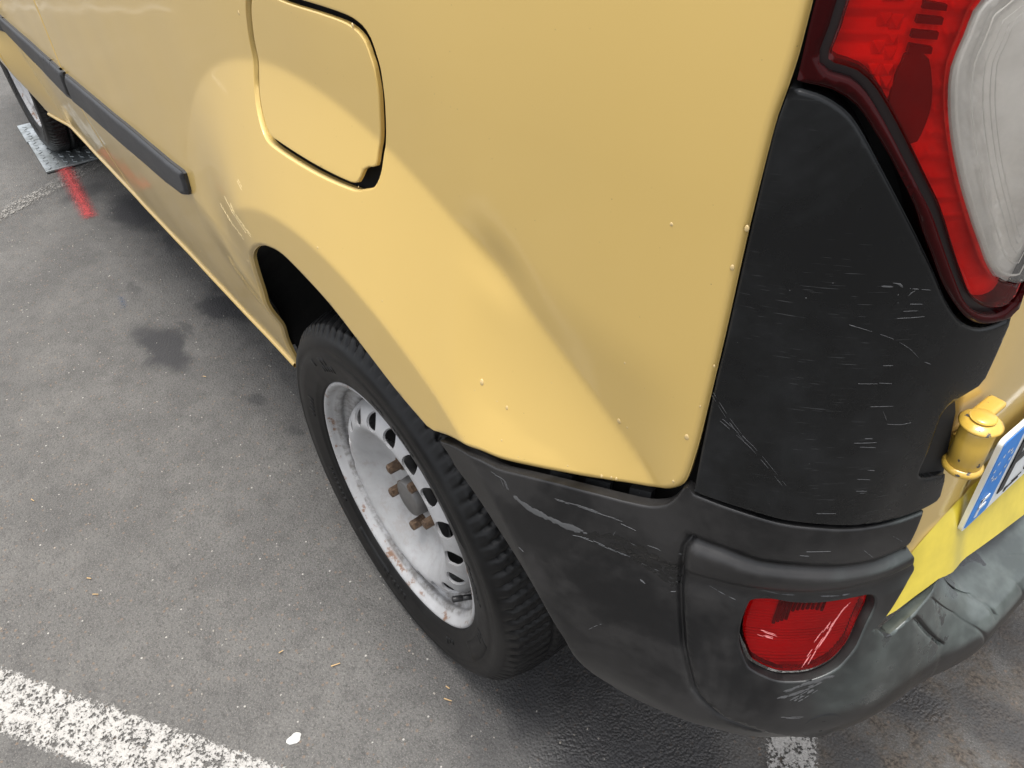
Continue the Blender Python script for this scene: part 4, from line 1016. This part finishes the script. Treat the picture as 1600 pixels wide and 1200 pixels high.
# ---------------------------------------------------------------- scuffs, scratches, drops
def scuff_obj(name, P, lst, mat, parent, jit=0., rep=1):
    out = []
    for q, wd in lst:
        for r_ in range(rep):
            d = RNG.normal(0, jit, 2) if rep > 1 else np.zeros(2)
            qq = smooth_poly(np.asarray(q)+d, .0015, closed=False); n = len(qq); i = 0
            while i < n-3:
                L = int(RNG.integers(4, 16)); seg = qq[i:i+L]; i += L+int(RNG.integers(0, 5))
                if len(seg) > 2: out.append(ribbon(P, seg, wd*RNG.uniform(.35, .95), off=.00025, ds=.0015))
    return tag(mesh_obj(name, *merge(out), mat, parent), kind='stuff')
trim_ob = [o for o in van.children if o.name.startswith('corner_trim')][0]
T_ = [
 ([(0.6157, 0.9607), (0.6209, 0.9603), (0.6269, 0.9601)], .0022), ([(0.6217, 0.9630), (0.6257, 0.9620), (0.6281, 0.9596)], .0026), ([(0.6331, 0.9535), (0.6344, 0.9557), (0.6360, 0.9570)], .0016),
 ([(0.6355, 0.9474), (0.6434, 0.9467)], .0009), ([(0.6305, 0.9372), (0.6403, 0.9371), (0.6482, 0.9373)], .0006), ([(0.6330, 0.9423), (0.6428, 0.9421)], .0006), ([(0.6340, 0.9585), (0.6453, 0.9567)], .0007),
 ([(0.6035, 0.9322), (0.6060, 0.9313), (0.6084, 0.9305)], .0018), ([(0.6076, 0.9309), (0.6196, 0.9268), (0.6327, 0.9210), (0.6450, 0.9124), (0.6550, 0.9023), (0.6631, 0.8972)], .0006),
 ([(0.6312, 0.9000), (0.6378, 0.8996)], .0006), ([(0.6323, 0.8854), (0.6409, 0.8842)], .0011), ([(0.6192, 0.8851), (0.6324, 0.8848)], .0005), ([(0.6318, 0.8646), (0.6471, 0.8638)], .0006),
 ([(0.6412, 0.8599), (0.6462, 0.8505)], .0008), ([(0.6470, 0.8474), (0.6571, 0.8452), (0.6646, 0.8455)], .0007), ([(0.6285, 0.8306), (0.6361, 0.8302), (0.6442, 0.8300)], .0010), ([(0.6334, 0.8266), (0.6474, 0.8245)], .0008), ([(0.6350, 0.8346), (0.6405, 0.8341)], .0007),
 ([(0.6446, 0.8022), (0.6502, 0.8007)], .0010), ([(0.6392, 0.7934), (0.6491, 0.7914)], .0006), ([(0.6413, 0.7801), (0.6524, 0.7784)], .0008), ([(0.6175, 0.7560), (0.6318, 0.7558)], .0012), ([(0.6448, 0.7775), (0.6488, 0.7769)], .0006)]
scuff_obj('trim_scratches', P_trim, T_, 'scuffd', trim_ob)
T2 = [([(0.5387, 0.8373), (0.5641, 0.8164), (0.5919, 0.7822)], .0006), ([(0.5306, 0.8589), (0.5427, 0.8417), (0.5589, 0.8214)], .0005)]
scuff_obj('trim_rubs', P_trim, T2, 'scuffd', trim_ob, .0015, 2)
# bumper gouges
S1 = [([(0.3695, 0.1860), (0.3887, 0.1950), (0.4097, 0.1904), (0.4349, 0.1835), (0.4440, 0.1812)], .007), ([(0.3773, 0.1893), (0.4027, 0.1879), (0.4378, 0.1834)], .004), ([(0.4129, 0.1283), (0.4371, 0.1177), (0.4542, 0.1186)], .0012), ([(0.4343, 0.1193), (0.4487, 0.1196), (0.4680, 0.1192)], .0012), ([(0.3421, 0.1627), (0.3526, 0.1620), (0.3590, 0.1794)], .001)]
scuff_obj('bumper_rubs', P_bumper, S1, 'scuffd', bmp, .002, 4)
S2 = [([(0.4327, 0.2038), (0.4468, 0.1958), (0.4606, 0.2034), (0.4818, 0.2273)], .0010), ([(0.4384, 0.1992), (0.4552, 0.2034), (0.4781, 0.2256)], .0006), ([(0.4664, 0.1620), (0.4680, 0.1496)], .0010), ([(0.4956, 0.1601), (0.5043, 0.1619), (0.5111, 0.1698)], .0008), ([(0.4916, 0.2461), (0.5010, 0.2585), (0.5122, 0.2683)], .0006), ([(0.4711, 0.1259), (0.4878, 0.1325)], .0006), ([(0.4812, 0.1681), (0.4922, 0.1752)], .0006),
 ([(0.5154, 0.2771), (0.5213, 0.2854), (0.5236, 0.2988)], .0012), ([(0.5195, 0.3273), (0.5238, 0.3252)], .0012), ([(0.4926, 0.3047), (0.4974, 0.3176)], .0016), ([(0.5216, 0.1572), (0.5240, 0.1665)], .0012), ([(0.5504, 0.2632), (0.5620, 0.2783), (0.5733, 0.2896)], .0006), ([(0.3798, 0.3595), (0.3855, 0.3656)], .0008), ([(0.4576, 0.5574), (0.4679, 0.5243), (0.4745, 0.5254)], .0008), ([(0.5920, 0.2320), (0.6057, 0.2452), (0.6190, 0.2476)], .0018), ([(0.6409, 0.2565), (0.6580, 0.2635), (0.6697, 0.2637)], .0018), ([(0.6131, 0.0918), (0.6302, 0.0951)], .0008), ([(0.6171, 0.0808), (0.6364, 0.0802)], .0006), ([(0.6626, 0.0896), (0.6734, 0.1183)], .0006), ([(0.6855, 0.0696), (0.6974, 0.0961)], .0006)]
scuff_obj('bumper_scratches', P_bumper, S2, 'scuff', bmp)
S3 = [([(0.4439, 0.1912), (0.4677, 0.1677), (0.4950, 0.1801), (0.5195, 0.2456)], .007), ([(0.4683, 0.1857), (0.4950, 0.2304), (0.5210, 0.2811)], .006), ([(0.4844, 0.2304), (0.5069, 0.2704), (0.5227, 0.3018)], .006)]
scuff_obj('bumper_gouges', P_bumper, S3, 'gouge', bmp, .0022, 4)
S4 = [([(0.6230, 0.6262), (0.6398, 0.5960), (0.6603, 0.5798)], .003), ([(0.6213, 0.6529), (0.6355, 0.6277), (0.6501, 0.5963)], .002), ([(0.6316, 0.6668), (0.6456, 0.6241)], .002), ([(0.6295, 0.7362), (0.6410, 0.7398)], .0008)]
scuff_obj('bumper_corner_rubs', P_bumper, S4, 'scuffd', bmp, .002, 4)
# side panel scratches ahead of the wheel arch
panel = [o for o in van.children if o.name.startswith('side_panel')][0]
S5 = [([(-0.2920, 0.7246), (-0.2458, 0.7208), (-0.2034, 0.7098)], .0012), ([(-0.2531, 0.7336), (-0.2166, 0.7236), (-0.1821, 0.7163)], .0010), ([(-0.1930, 0.7861), (-0.1793, 0.7812)], .0008), ([(-0.3580, 0.6861), (-0.2976, 0.6873), (-0.2388, 0.6863)], .0008)]
scuff_obj('panel_scratches', P_body, S5, 'pscuff', panel, .002, 3)
# water drops
drops = []
def drop(u, v, r, el=1.6):
    X = P_body(np.array([u]), np.array([v]))[0]; N = surf_normal(P_body, np.array([u]), np.array([v]))[0]
    if N[1] > 0: N = -N
    T = np.cross(N, (0, 0, 1)); T /= np.linalg.norm(T); B = np.cross(T, N); V = []; F = []
    n, m = 12, 5
    for j in range(m):
        ph = j/(m-1)*math.pi/2
        for i in range(n):
            t = 2*math.pi*i/n; tear = 1-.18*math.sin(t)
            V.append(X+N*(r*.38*math.sin(ph)-.0001)+(T*math.cos(t)*tear+B*math.sin(t)*el)*r*math.cos(ph)*.999)
    for j in range(m-1):
        for i in range(n): F.append((j*n+i, j*n+(i+1) % n, (j+1)*n+(i+1) % n, (j+1)*n+i))
    return V, F
for (u, v), r in zip([(0.3106, 0.7637), (0.3411, 0.7503), (0.4514, 0.7885), (0.5143, 0.8095), (0.5290, 0.9616), (0.5341, 0.9899), (0.3265, 0.8747), (0.4598, 0.7862), (0.3411, 0.7150), (0.4425, 0.7253), (0.4510, 0.7275), (0.4555, 0.7280), (0.4109, 0.7217), (0.3617, 0.7071), (0.5075, 0.7561), (0.4585, 0.8567), (0.5212, 0.8434), (-0.1186, 0.9982), (0.1227, 0.8884), (0.1665, 0.7870), (0.5269, 0.8825), (0.3842, 0.7966), (0.3040, 0.7520), (0.2706, 0.6904)], [.0036, .0024, .0030, .0030, .0022, .0024, .0012, .0014, .0014, .0020, .0016, .0018, .0012, .0010, .0018, .0013, .0011, .0026, .0010, .0013, .0012, .0009, .0010, .0008]):
    drops.append(drop(u, v, r*.62))
for i in range(110):
    u, v = RNG.uniform(-.95, .5), RNG.uniform(.32, 1.1)
    if math.hypot(u, v-WC) < .42 or v < .75 and u > .2: continue
    if v > .62 and RNG.uniform() < .75: continue
    drops.append(drop(u, v, RNG.uniform(.0007, .0018), 1.2))
tag(mesh_obj('water_drops', *merge(drops), 'water', panel), kind='stuff')
